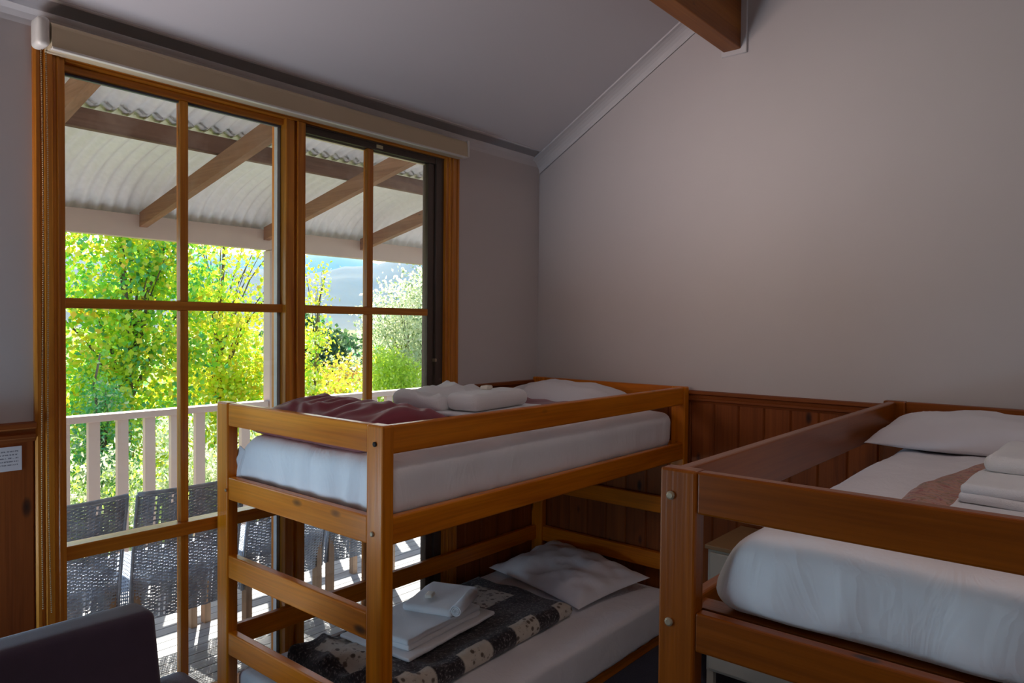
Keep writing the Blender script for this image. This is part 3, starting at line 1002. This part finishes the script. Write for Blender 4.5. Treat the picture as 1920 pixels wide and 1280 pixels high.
roll('rolled_end', 0.20, 0.026, 2.6, M['terry'], ht, (-0.02, -0.115, 0.030), (0, 0, 0.05))
soap('small round soap on the hand towel over the patchwork quilt', (-1.29, -0.44, 0.437), 0.5, 0.9)
towel('bath_towel', 'thick white terry bath towel on the pink floral quilt', 0.225, 0.195, 0.044, (-1.40, -2.610, 1.216), -0.05, 2, 7.0)
towel('hand_towel', 'fluffy white hand towel on top of the bath towel at the right', 0.165, 0.175, 0.036, (-1.29, -2.612, 1.262), -0.05, 1, 8.0)
towel('bath_mat', 'thin white mat under the bath towel on the pink floral quilt', 0.26, 0.215, 0.012, (-1.42, -2.620, 1.206), -0.04, 1, 8.5, 'bath mat')
soap('ivory soap bar on the hand towel at the right', (-1.27, -2.540, 1.312), 1.2, 1.2)

# ------------------------------------------------------------------ bedside table between the bunks
ns = empty('bedside_table', (-0.235, -1.49, 0)); tag(ns, 'cream bedside table with an oak top between the bunks', 'bedside table')
box('tabletop', -0.20, 0.20, -0.21, 0.206, 0.612, 0.630, M['nstop'], ns, 0.003)
box('cabinet', -0.185, 0.195, -0.20, 0.196, 0.07, 0.612, M['cream'], ns, 0.003)
dr = box('drawer_front', -0.198, -0.1855, -0.185, 0.181, 0.43, 0.60, M['cream'], ns, 0.003)
soft_box('knob', 0.010, 0.012, 0.012, 0.008, (2, 2, 2), None, M['bolt'], dr, (-0.016, 0, 0))
dd = box('door', -0.198, -0.1855, -0.185, 0.181, 0.085, 0.42, M['cream'], ns, 0.003)
soft_box('knob', 0.010, 0.012, 0.012, 0.008, (2, 2, 2), None, M['bolt'], dd, (-0.016, 0.12, 0.08))
for x in (-0.165, 0.165):
    for y in (-0.18, 0.18):
        box('leg', x - 0.016, x + 0.016, y - 0.016, y + 0.016, 0, 0.07, M['cream'], ns, 0.002)

# ------------------------------------------------------------------ armchair under the window
ac = empty('armchair', (-2.86, -0.60, 0)); tag(ac, 'dark purple fabric armchair in front of the left window frame', 'armchair')
def up(p): 
    return p
def backfn(p):
    p.y += -0.10 * (0.22 - p.z) / 0.44 + 0.012 * math.cos(p.x * 4)
    return p
soft_box('backrest', 0.348, 0.060, 0.26, 0.022, (14, 4, 12), backfn, M['purple'], ac, (0.0, 0.03, 0.522))
soft_box('seat', 0.345, 0.30, 0.08, 0.04, (14, 12, 3), None, M['purple'], ac, (0.0, -0.36, 0.36))
soft_box('base', 0.40, 0.33, 0.07, 0.02, (10, 10, 2), None, M['purple'], ac, (0.0, -0.28, 0.21))
for s in (-1, 1):
    soft_box('armrest', 0.058, 0.36, 0.155, 0.035, (4, 12, 6), None, M['purple'], ac, (s * 0.408, -0.29, 0.402))
for sx in (-1, 1):
    for y in (-0.56, 0.0):
        tube('leg', [(sx * 0.36, y, 0.15), (sx * 0.37, y, 0.0)], [0.022, 0.016], 10, M['legz'], ac)

# ------------------------------------------------------------------ notice on the wall, left of the window
def paper_mat():
    m, n, l, out = nt('printed_notice')
    tc = n.new('ShaderNodeTexCoord')
    sep = n.new('ShaderNodeSeparateXYZ'); l.new(tc.outputs['Object'], sep.inputs[0])
    mul = n.new('ShaderNodeMath'); mul.operation = 'MULTIPLY'; mul.inputs[1].default_value = 95.0
    l.new(sep.outputs['Z'], mul.inputs[0])
    fr = n.new('ShaderNodeMath'); fr.operation = 'FRACT'; l.new(mul.outputs[0], fr.inputs[0])
    lt = n.new('ShaderNodeMath'); lt.operation = 'LESS_THAN'; lt.inputs[1].default_value = 0.38; l.new(fr.outputs[0], lt.inputs[0])
    mp = n.new('ShaderNodeMapping'); mp.inputs['Scale'].default_value = (260, 1, 95); l.new(tc.outputs['Object'], mp.inputs['Vector'])
    nf = noise_tex(n, l, mp.outputs[0], 1.0, 1)
    gt = n.new('ShaderNodeMath'); gt.operation = 'GREATER_THAN'; gt.inputs[1].default_value = 0.46; l.new(nf, gt.inputs[0])
    ab = n.new('ShaderNodeMath'); ab.operation = 'ABSOLUTE'; l.new(sep.outputs['Z'], ab.inputs[0])
    inm = n.new('ShaderNodeMath'); inm.operation = 'LESS_THAN'; inm.inputs[1].default_value = 0.026; l.new(ab.outputs[0], inm.inputs[0])
    abx = n.new('ShaderNodeMath'); abx.operation = 'LESS_THAN'; abx.inputs[1].default_value = 0.092; l.new(sep.outputs['X'], abx.inputs[0])
    p1 = n.new('ShaderNodeMath'); p1.operation = 'MULTIPLY'; l.new(lt.outputs[0], p1.inputs[0]); l.new(gt.outputs[0], p1.inputs[1])
    p2 = n.new('ShaderNodeMath'); p2.operation = 'MULTIPLY'; l.new(inm.outputs[0], p2.inputs[0]); l.new(abx.outputs[0], p2.inputs[1])
    p3 = n.new('ShaderNodeMath'); p3.operation = 'MULTIPLY'; l.new(p1.outputs[0], p3.inputs[0]); l.new(p2.outputs[0], p3.inputs[1])
    c = mix(n, l, (0.74, 0.73, 0.76), (0.25, 0.25, 0.29), p3.outputs[0])
    principled(n, l, out, c, 0.5)
    return m
nb = box('paper_notice', -2.865, -2.662, -0.0165, -0.0145, 1.116, 1.192, paper_mat(), None, 0)
tag(nb, 'small white printed paper notice fixed to the wood panelling left of the window', 'notice')

# ------------------------------------------------------------------ verandah: deck, balustrade, roof
VX0, VX1 = -6.2, 4.2
DK = -0.05
dk = struct(empty('deck', (0, 1.25, DK)), 'grey weathered timber verandah deck')
bmd = bmesh.new(); bm_box(bmd, VX0, VX1, -0.0385, 0.0385, -0.022, 0.0)
dme = bm_mesh(bmd, 'deck_board'); dme.materials.append(M['deckx'])
for i in range(27):
    link('deck_board', dme, None, dk, (0, -1.08 + 0.083 * i, 0))
for x in (-5, -3.2, -1.4, 0.4, 2.2, 4.0):
    box('joist', x - 0.025, x + 0.025, -1.1, 1.12, -0.14, -0.023, M['purly'], dk)

bl = empty('balustrade', (0, 2.2, DK)); tag(bl, 'pinkish white timber balustrade along the edge of the verandah', 'balustrade')
box('top_rail', VX0, -0.47, -0.045, 0.045, 1.012, 1.055, M['offwhite'], bl, 0.004)
box('top_rail', -0.32, VX1, -0.045, 0.045, 1.012, 1.055, M['offwhite'], bl, 0.004)
box('bottom_rail', VX0, -0.47, -0.03, 0.03, 0.07, 0.115, M['offwhite'], bl, 0.004)
box('bottom_rail', -0.32, VX1, -0.03, 0.03, 0.07, 0.115, M['offwhite'], bl, 0.004)
bmb = bmesh.new(); bm_box(bmb, -0.033, 0.033, -0.018, 0.018, 0, 0.897)
bme = bm_mesh(bmb, 'baluster'); bme.materials.append(M['offwhite'])
x = -1.82 - 0.169 * 24
while x < VX1 - 0.05:
    if not (-0.55 < x < -0.24):
        link('baluster', bme, None, bl, (x, 0, 0.115))
    x += 0.169

def vpost(x, label):
    vp = empty('verandah_post', (x, 2.2, DK)); tag(vp, label, 'post', 'verandah posts')
    box('shaft', -0.065, 0.065, -0.045, 0.045, 0, 2.17, M['offwhite'], vp, 0.004)
    box('foot_block', -0.075, 0.075, -0.055, 0.055, 0, 0.10, M['offwhite'], vp, 0.003)
vpost(-0.395, 'white verandah post seen through the left window light')

vr = struct(empty('verandah_roof', (0, 0, 2.5)), 'corrugated bullnose verandah roof on timber rafters')
Z0 = 2.5
box('fascia_beam', VX0, VX1, 2.165, 2.235, 2.122 - Z0, 2.268 - Z0, M['offwhite'], vr, 0.003)
# rafters: sloping timbers, ends notched on to the fascia beam
def rafter(x):
    y0, y1 = 0.12, 2.165
    za = lambda y: 2.648 - 0.226 * (y - 0.55) - Z0
    prof = [(y0, za(y0)), (y1, za(y1)), (y1, za(y1) - 0.092), (y0, za(y0) - 0.105)]
    o = prism('rafter', prof, 'x', -0.024, 0.024, M['rafty'], vr)
    o.location = (x, 0, 0)
for k in range(-4, 6):
    rafter(-1.362 + 0.88 * k)
box('purlin', VX0, VX1, 1.17, 1.215, 2.515 - Z0, 2.612 - Z0, M['purlx'], vr, 0.003)
# corrugated sheets, each its own part
def sheet_profile():
    pr = []
    for i in range(8):
        y = 0.12 + (1.22 - 0.12) * i / 7
        pr.append((y, 2.640 + 0.245 * (1.19 - y)))
    st = []
    P0, P1, P2 = (1.15, 2.640), (2.08, 2.585), (2.224, 2.262)
    for i in range(19):
        t = i / 18
        st.append(((1 - t) ** 2 * P0[0] + 2 * t * (1 - t) * P1[0] + t * t * P2[0], (1 - t) ** 2 * P0[1] + 2 * t * (1 - t) * P1[1] + t * t * P2[1]))
    return pr, st
PR, ST = sheet_profile()
def corr_mesh(name, prof, width, pitch=0.0795, amp=0.0115):
    nx = int(round(width / pitch)) * 8
    vs, fs = [], []
    m = len(prof)
    for s in (0, 1):
        for j, (y, z) in enumerate(prof):
            a = prof[max(j - 1, 0)]; b = prof[min(j + 1, m - 1)]
            t = Vector((b[0] - a[0], b[1] - a[1])).normalized(); nrm = Vector((-t.y, t.x))
            for i in range(nx + 1):
                x = width * i / nx
                d = amp * math.sin(2 * math.pi * x / pitch) + (0.0012 if s else 0)
                vs.append((x, y + nrm.x * d, z - Z0 + nrm.y * d))
    N = m * (nx + 1)
    for s in (0, 1):
        for j in range(m - 1):
            for i in range(nx):
                q = [s * N + j * (nx + 1) + i, s * N + j * (nx + 1) + i + 1, s * N + (j + 1) * (nx + 1) + i + 1, s * N + (j + 1) * (nx + 1) + i]
                fs.append(tuple(q) if s == 1 else tuple(reversed(q)))
    me = pyd(name, vs, fs, True)
    me.materials.append(M['iron'])
    return me
SW = 0.795
m1 = corr_mesh('roof_sheet', PR, SW)
m2 = corr_mesh('bullnose_sheet', ST, SW)
for i in range(13):
    xx = VX0 + i * SW * 1.0
    link('roof_sheet', m1, None, vr, (xx, 0, 0.0012 * (i % 2)))
    link('bullnose_sheet', m2, None, vr, (xx + 0.3, 0, 0.0012 * (i % 2)))

# ------------------------------------------------------------------ wicker chairs on the verandah
def wicker_mat():
    m, n, l, out = nt('grey_wicker')
    v = coords(n, l)
    f = noise_tex(n, l, v, 14, 5, 0.7)
    c = ramp(n, l, f, [(0.3, (0.22, 0.26, 0.34)), (0.55, (0.36, 0.42, 0.52)), (0.75, (0.50, 0.56, 0.66))])
    principled(n, l, out, c, 0.7)
    return m
M['wicker'] = wicker_mat()
def woven(name, w, h, fn, parent, rows=None, gaps=0.16, seed=1):
    """woven panel of width w, height h: round stakes and flat strands passing in front and behind; fn(u, v, d) -> point"""
    rnd = random.Random(seed)
    vs, fs = [], []
    ns = int(w / 0.022)
    pitch = 0.0078
    rows = rows or int(h / pitch)
    for s in range(ns + 1):
        u = s / ns * w
        pts = [fn(u, h * k / 6, 0.0) for k in range(7)]
        tube_geo(pts, 0.0022, 4, vs, fs, False)
    keep = [[rnd.random() for _ in range(ns)] for _ in range(rows // 14 + 1)]
    for r in range(rows):
        v0 = r * pitch; v1 = (r + 1.04) * pitch
        ph = r % 2
        prev = None
        for s in range(2 * ns + 1):
            cell = min(ns - 1, s // 2)
            d = 0.0042 * math.cos(math.pi * (s / 2 + ph))
            sh = rnd.uniform(-0.0008, 0.0008)
            a = len(vs)
            thin = keep[r // 14][cell] < gaps
            vs.append(tuple(fn(s / (2 * ns) * w, v0 + sh, d)))
            vs.append(tuple(fn(s / (2 * ns) * w, v1 + sh, d)))
            if prev is not None and not (thin and s % 2 == 1 and r % 3 != 0):
                fs.append((prev, a, a + 1, prev + 1))
            prev = a
    me = pyd(name, vs, fs, True)
    return link(name, me, M['wicker'], parent)

def wicker_chair(label, x, y, rz):
    c = empty('wicker_chair', (x, y, DK)); c.rotation_euler = (0, 0, rz)
    tag(c, label, 'chair', 'wicker chairs on the verandah')
    wd = 0.50
    # local: back faces -y (towards the window), seat towards +y; wicker from 0.27 up to 0.87
    def back(u, v, d):
        t = u / wd * 2 - 1
        lean = -0.10 * (max(0.0, v) / 0.60) ** 1.3
        return Vector((u - wd / 2 + t * 0.004 * v, lean + 0.030 * (t * t) + d, 0.27 + v))
    woven('backrest', wd, 0.60, back, c, None, 0.16, 3)
    def side(sg):
        def f(u, v, d):
            return Vector((sg * (wd / 2 + d), 0.03 + u, 0.27 + v))
        return f
    for sg in (-1, 1):
        woven('side_skirt', 0.42, 0.20, side(sg), c, None, 0.25, 5 + sg)
    def front(u, v, d):
        return Vector((u - wd / 2, 0.45 + d, 0.27 + v))
    woven('front_skirt', wd, 0.20, front, c, None, 0.2, 9)
    def seatf(u, v, d):
        return Vector((u - wd / 2, 0.02 + v, 0.472 + d))
    woven('seat', wd, 0.43, seatf, c, None, 0.05, 11)
    # braided top edge and side edges
    pts = [back(wd * k / 14, 0.60, 0.0) + Vector((0, 0, 0.004)) for k in range(15)]
    tube('top_edge', pts, 0.010, 8, M['wicker'], c)
    for u in (0, wd):
        tube('side_edge', [back(u, 0.60 * k / 8, 0.0) for k in range(9)], 0.007, 6, M['wicker'], c)
    for sx in (-1, 1):
        for ly in (0.03, 0.42):
            xx = sx * (wd / 2 - 0.03)
            prism('leg', [(xx - 0.017, ly - 0.02), (xx + 0.017, ly - 0.02), (xx + 0.017, ly + 0.02), (xx - 0.017, ly + 0.02)], 'z', 0, 0.47, M['legz'], c)
    return c
ch0 = wicker_chair('grey wicker chair leftmost behind the window by the left frame', -2.33, 0.71, 0.03)
for lab, x, y, rz in (('grey wicker chair behind the vertical bar of the left window light', -1.785, 0.70, -0.02),
                      ('grey wicker chair behind the middle post of the window', -1.235, 0.72, 0.05),
                      ('grey wicker chair rightmost on the verandah behind the bunk post', -0.70, 0.74, -0.04)):
    c = copy_tree(ch0)
    c.location = (x, y, DK); c.rotation_euler = (0, 0, rz); c['label'] = lab

# ------------------------------------------------------------------ garden: ground, hills, trees, shrubs
def terrain(name, x0, x1, y0, y1, nx, ny, hf, mat, label):
    vs, fs = [], []
    for i in range(nx + 1):
        for j in range(ny + 1):
            x = x0 + (x1 - x0) * i / nx; y = y0 + (y1 - y0) * j / ny
            vs.append((x, y, hf(x, y)))
    for i in range(nx):
        for j in range(ny):
            a = i * (ny + 1) + j
            fs.append((a, a + ny + 1, a + ny + 2, a + 1))
    return struct(link(name, pyd(name, vs, fs, True), mat), label)
def ground_mat(name, c1, c2, sc):
    m, n, l, out = nt(name)
    f = noise_tex(n, l, coords(n, l, (1, 1, 1), False), sc, 8, 0.7)
    c = ramp(n, l, f, [(0.35, c1), (0.65, c2)])
    b = bump(n, l, f, 0.6, 0.2)
    principled(n, l, out, c, 0.95, Normal=b)
    return m
M['grass'] = ground_mat('garden_grass', (0.10, 0.16, 0.03), (0.22, 0.26, 0.06), 1.5)
M['forest'] = ground_mat('forested_hill', (0.010, 0.026, 0.022), (0.026, 0.050, 0.036), 0.03)
terrain('ground', -40, 400, 2.45, 700, 60, 60, lambda x, y: -1.0 - 4.0 * (1 - math.exp(-max(0, y - 4) / 25)) + 0.2 * nz(x * .2, y * .2), M['grass'], 'grassy garden sloping away')
def hill1(x, y):
    s = x / max(y, 1)
    ridge = 120 + 75 * max(0.0, min(1.0, (s - 0.70) / 0.25)) + 14 * nz(s * 9, 1.0) + 6 * nz(s * 30, 2.0)
    t = max(0.0, min(1.0, (y - 900) / 600.0))
    return -8 + (ridge + 8) * (t * t * (3 - 2 * t)) + 5 * fbm(x * .01, y * .01)
def hill2(x, y):
    s = x / max(y, 1)
    ridge = 345 - 230 * abs(s - 0.72) + 20 * nz(s * 6, 5.0)
    t = max(0.0, min(1.0, (y - 2400) / 700.0))
    return -8 + (ridge + 8) * (t * t * (3 - 2 * t)) + 5 * fbm(x * .01, y * .01)
terrain('hill_near', 100, 2600, 700, 1520, 90, 30, hill1, M['forest'], 'forested blue hill')
terrain('hill_far', 300, 4800, 1520, 3150, 70, 24, hill2, M['forest'], 'pale distant hill')
# valley haze over the hills
def haze_mat():
    m = bpy.data.materials.new('valley_haze'); m.use_nodes = True
    n = m.node_tree.nodes; l = m.node_tree.links; n.clear()
    out = n.new('ShaderNodeOutputMaterial'); v = n.new('ShaderNodeVolumeScatter')
    v.inputs['Color'].default_value = (0.09, 0.47, 1.0, 1)
    v.inputs['Density'].default_value = 0.00030
    v.inputs['Anisotropy'].default_value = 0.0
    l.new(v.outputs[0], out.inputs['Volume'])
    return m
hz = box('valley_haze', -200, 5000, 350, 3300, -60, 330, haze_mat()); tag(hz, 'blue haze lying over the valley hills', 'haze', kind='stuff')

def leaves_mesh(name, pts, size, mats, weights, droop=0.5, seed=1, aspect=0.36, clump=None):
    rng = np.random.default_rng(seed)
    N = len(pts)
    d = rng.normal(size=(N, 3)); d[:, 2] -= droop; d /= np.linalg.norm(d, axis=1)[:, None]
    t = rng.normal(size=(N, 3)); a = np.cross(d, t); a /= np.linalg.norm(a, axis=1)[:, None]
    nn = np.cross(a, d)
    L = size * rng.uniform(0.65, 1.35, N)[:, None]
    w = L * aspect
    V = np.stack([pts, pts + d * L * 0.42 - a * w + nn * w * 0.35, pts + d * L, pts + d * L * 0.42 + a * w + nn * w * 0.35], axis=1).reshape(-1, 3)
    b = np.arange(N) * 4
    F = np.stack([b, b + 1, b + 2, b, b + 2, b + 3], axis=1).reshape(-1)
    me = bpy.data.meshes.new(name)
    me.vertices.add(len(V)); me.vertices.foreach_set('co', V.astype(np.float32).ravel())
    me.loops.add(len(F)); me.loops.foreach_set('vertex_index', F.astype(np.int32))
    nf = len(F) // 3
    me.polygons.add(nf)
    me.polygons.foreach_set('loop_start', (np.arange(nf) * 3).astype(np.int32))
    for m in mats: me.materials.append(LF[m])
    wts = np.array(weights, float); wts /= wts.sum()
    if clump is not None:
        # a clump tends to one colour
        K = clump.max() + 1
        cc = rng.choice(len(mats), size=K, p=wts)
        own = rng.choice(len(mats), size=N, p=wts)
        mi = np.where(rng.random(N) < 0.55, cc[clump], own)
    else:
        mi = rng.choice(len(mats), size=N, p=wts)
    me.polygons.foreach_set('material_index', np.repeat(mi, 2).astype(np.int32))
    me.update(calc_edges=True)
    me.validate()
    return me

def tree(name, label, cat, base, trunk_h, crowns, size, mats, weights, trunk_r=0.07, seed=1, spread=0.22, group=None, branches=9, lean=(0, 0), aspect=0.42, droop=0.5):
    """crowns: (centre, radii, clumps, leaves per clump) in world space"""
    rng = np.random.default_rng(seed); rnd = random.Random(seed)
    e = empty(name, base); tag(e, label, cat, group)
    base = Vector(base)
    vs, fs = [], []
    topp = Vector((lean[0], lean[1], trunk_h))
    tp = [topp * (k / 8) + Vector((0.06 * math.sin(k * 1.3 + seed) * k / 8, 0.05 * math.cos(k * 1.7 + seed) * k / 8, 0)) for k in range(9)]
    tube_geo(tp, [trunk_r * (1 - 0.75 * k / 8) for k in range(9)], 8, vs, fs)
    allp, cl = [], []
    k0 = 0
    for c, r, K, per in crowns:
        c = np.array(c) - np.array(base)
        q = rng.normal(size=(K, 3)); q /= np.linalg.norm(q, axis=1)[:, None]
        q = c + q * np.array(r) * (rng.random((K, 1)) ** 0.45)
        for i in range(K):
            n = max(3, int(per * rng.uniform(0.6, 1.4)))
            p = q[i] + rng.normal(size=(n, 3)) * np.array([spread, spread, spread * 0.8])
            allp.append(p); cl.append(np.full(n, k0 + i))
        for i in range(min(K, branches)):
            tgt = Vector(q[rnd.randrange(K)])
            h = max(0.12, min(0.95, (tgt.z * 0.6) / trunk_h))
            f = h * 8; a = int(f)
            st = tp[a].lerp(tp[min(8, a + 1)], f - a)
            mid = st.lerp(tgt, 0.5) + Vector((0, 0, 0.12 * (tgt - st).length))
            r0 = trunk_r * (1 - 0.7 * h) * 0.5
            tube_geo([st, st.lerp(mid, 0.5), mid, mid.lerp(tgt, 0.6), tgt], [r0, r0 * 0.8, r0 * 0.55, r0 * 0.35, r0 * 0.15], 5, vs, fs, False)
        k0 += K
    link('trunk', pyd('trunk', vs, fs, True), M['barkz'], e)
    fo = link('foliage', leaves_mesh('foliage', np.concatenate(allp), size, mats, weights, droop, seed, aspect, np.concatenate(cl)), None, e)
    tag(fo, kind='stuff')
    return e

def g(x, y):
    return -1.0 - 4.0 * (1 - math.exp(-max(0, y - 4) / 25)) - 0.12

tree('maple_tree', 'big green and yellow maple tree left behind the verandah balustrade', 'tree', (0.48, 7.0, g(0.48, 7)), 5.4,
     [((0.2, 6.9, 1.1), (1.40, 0.55, 2.3), 250, 58), ((1.0, 7.1, 2.5), (0.75, 0.5, 1.1), 50, 52)], 0.074, ['lime', 'green', 'deep', 'yellow', 'gold'], [0.38, 0.29, 0.16, 0.13, 0.04], 0.085, 3, 0.16, 'garden trees')
tree('maple_tree', 'yellow maple tree with open branches left of the verandah post', 'tree', (2.05, 7.6, g(2.05, 7.6)), 4.9,
     [((2.2, 7.5, 0.7), (1.1, 0.55, 1.6), 150, 56), ((2.35, 7.6, 2.6), (0.95, 0.6, 0.8), 26, 34)], 0.070, ['lime', 'yellow', 'green', 'gold'], [0.54, 0.30, 0.12, 0.04], 0.06, 5, 0.16, 'garden trees', 16)
tree('maple_tree', 'small yellow tree just right of the middle window post', 'tree', (4.1, 8.6, g(4.1, 8.6)), 4.2,
     [((4.15, 8.6, 0.5), (0.48, 0.5, 1.1), 60, 48), ((4.4, 8.6, 2.1), (0.32, 0.4, 0.55), 12, 22)], 0.066, ['yellow', 'lime', 'pale', 'green'], [0.28, 0.46, 0.14, 0.12], 0.05, 8, 0.16, 'garden trees', 10, (0.5, 0))
tree('variegated_tree', 'pale silvery variegated tree at the right edge of the window', 'tree', (4.95, 6.6, g(4.95, 6.6)), 3.6,
     [((4.75, 6.5, 1.0), (0.85, 0.8, 1.25), 170, 66), ((5.15, 6.6, 2.2), (0.5, 0.5, 0.5), 30, 50), ((4.3, 6.5, 1.8), (0.35, 0.4, 0.35), 18, 45)], 0.06, ['pale', 'silver', 'olive'], [0.52, 0.32, 0.16], 0.05, 11, 0.13, 'garden trees', 8, (0, 0), 0.3)
tree('round_bush', 'bright lime green bush below the silvery tree', 'bush', (4.05, 6.05, g(4.05, 6.05)), 1.6,
     [((4.05, 6.0, 0.55), (0.42, 0.4, 0.72), 80, 70)], 0.055, ['spring', 'lime'], [0.75, 0.25], 0.03, 13, 0.10, 'garden bushes', 6, (0, 0), 0.3, -0.6)
tree('round_bush', 'orange brown autumn bush behind the yellow tree', 'bush', (6.9, 11.0, g(6.9, 11)), 2.6,
     [((6.9, 10.8, -0.35), (1.15, 0.7, 1.15), 110, 56)], 0.085, ['rust', 'yellow', 'lime', 'silver'], [0.46, 0.20, 0.22, 0.12], 0.05, 15, 0.2, 'garden bushes', 6)
tree('round_bush', 'low golden bush under the right window light', 'bush', (4.75, 8.0, g(4.75, 8)), 1.7,
     [((4.8, 8.0, -0.15), (0.8, 0.6, 0.60), 90, 56)], 0.07, ['yellow', 'lime', 'rust', 'green'], [0.28, 0.34, 0.22, 0.16], 0.04, 17, 0.15, 'garden bushes', 6)
for k, (lab, x, y, h, r) in enumerate((('dark green tree far off left of the window bar', 26.0, 39.0, 5.4, 2.3), ('blue green round tree far off beside the window bar', 29.6, 41.0, 4.8, 2.6), ('tall narrow dark tree far off by the middle post', 24.5, 40.0, 6.6, 1.7),
                                       ('dark tree far off behind the silvery tree', 33.5, 42.0, 4.6, 2.8), ('olive tree far off low in the valley', 28.2, 35.0, 3.4, 2.2), ('wide dark tree far off behind the lime bush', 36.0, 38.0, 4.2, 2.8))):
    gz = g(x, y)
    tree('distant_tree', lab, 'tree', (x, y, gz), h * 0.8, [((x, y, gz + h * 0.55), (r, r, h * 0.45), 90, 34)], 0.42, ['pine', 'olive', 'deep', 'silver'], [0.4, 0.35, 0.15, 0.10], 0.18, 30 + k, 0.45, 'distant trees', 5)
# grey-green shrubs against the balustrade
for k, (x, y, h, lab) in enumerate(((-1.75, 3.5, 1.70, 'leftmost'), (-1.15, 3.3, 1.62, 'second'), (-0.5, 3.45, 1.85, 'third'), (0.15, 3.4, 1.65, 'fourth'), (0.8, 3.6, 1.7, 'fifth'), (1.5, 3.7, 1.6, 'rightmost'))):
    tree('grey_shrub', 'silvery green shrub outside the balustrade, %s from the left' % lab, 'shrub', (x, y, -1.12), h * 0.75,
         [((x, y, -1.1 + h * 0.52), (0.44, 0.36, h * 0.50), 130, 64)], 0.045, ['silver', 'pale', 'olive', 'spring'], [0.46, 0.28, 0.12, 0.14], 0.02, 50 + k, 0.10, 'silvery shrubs by the balustrade', 8, (0, 0), 0.22, -0.9)
tree('conifer', 'soft blue green conifer at the left window frame', 'tree', (-0.35, 5.6, g(-.35, 5.6)), 2.6,
     [((-0.35, 5.6, -0.1), (0.34, 0.34, 0.85), 90, 50), ((-0.33, 5.6, 0.75), (0.16, 0.16, 0.5), 30, 40)], 0.05, ['deep', 'silver', 'green'], [0.5, 0.2, 0.3], 0.04, 71, 0.08, None, 6, (0, 0), 0.25)
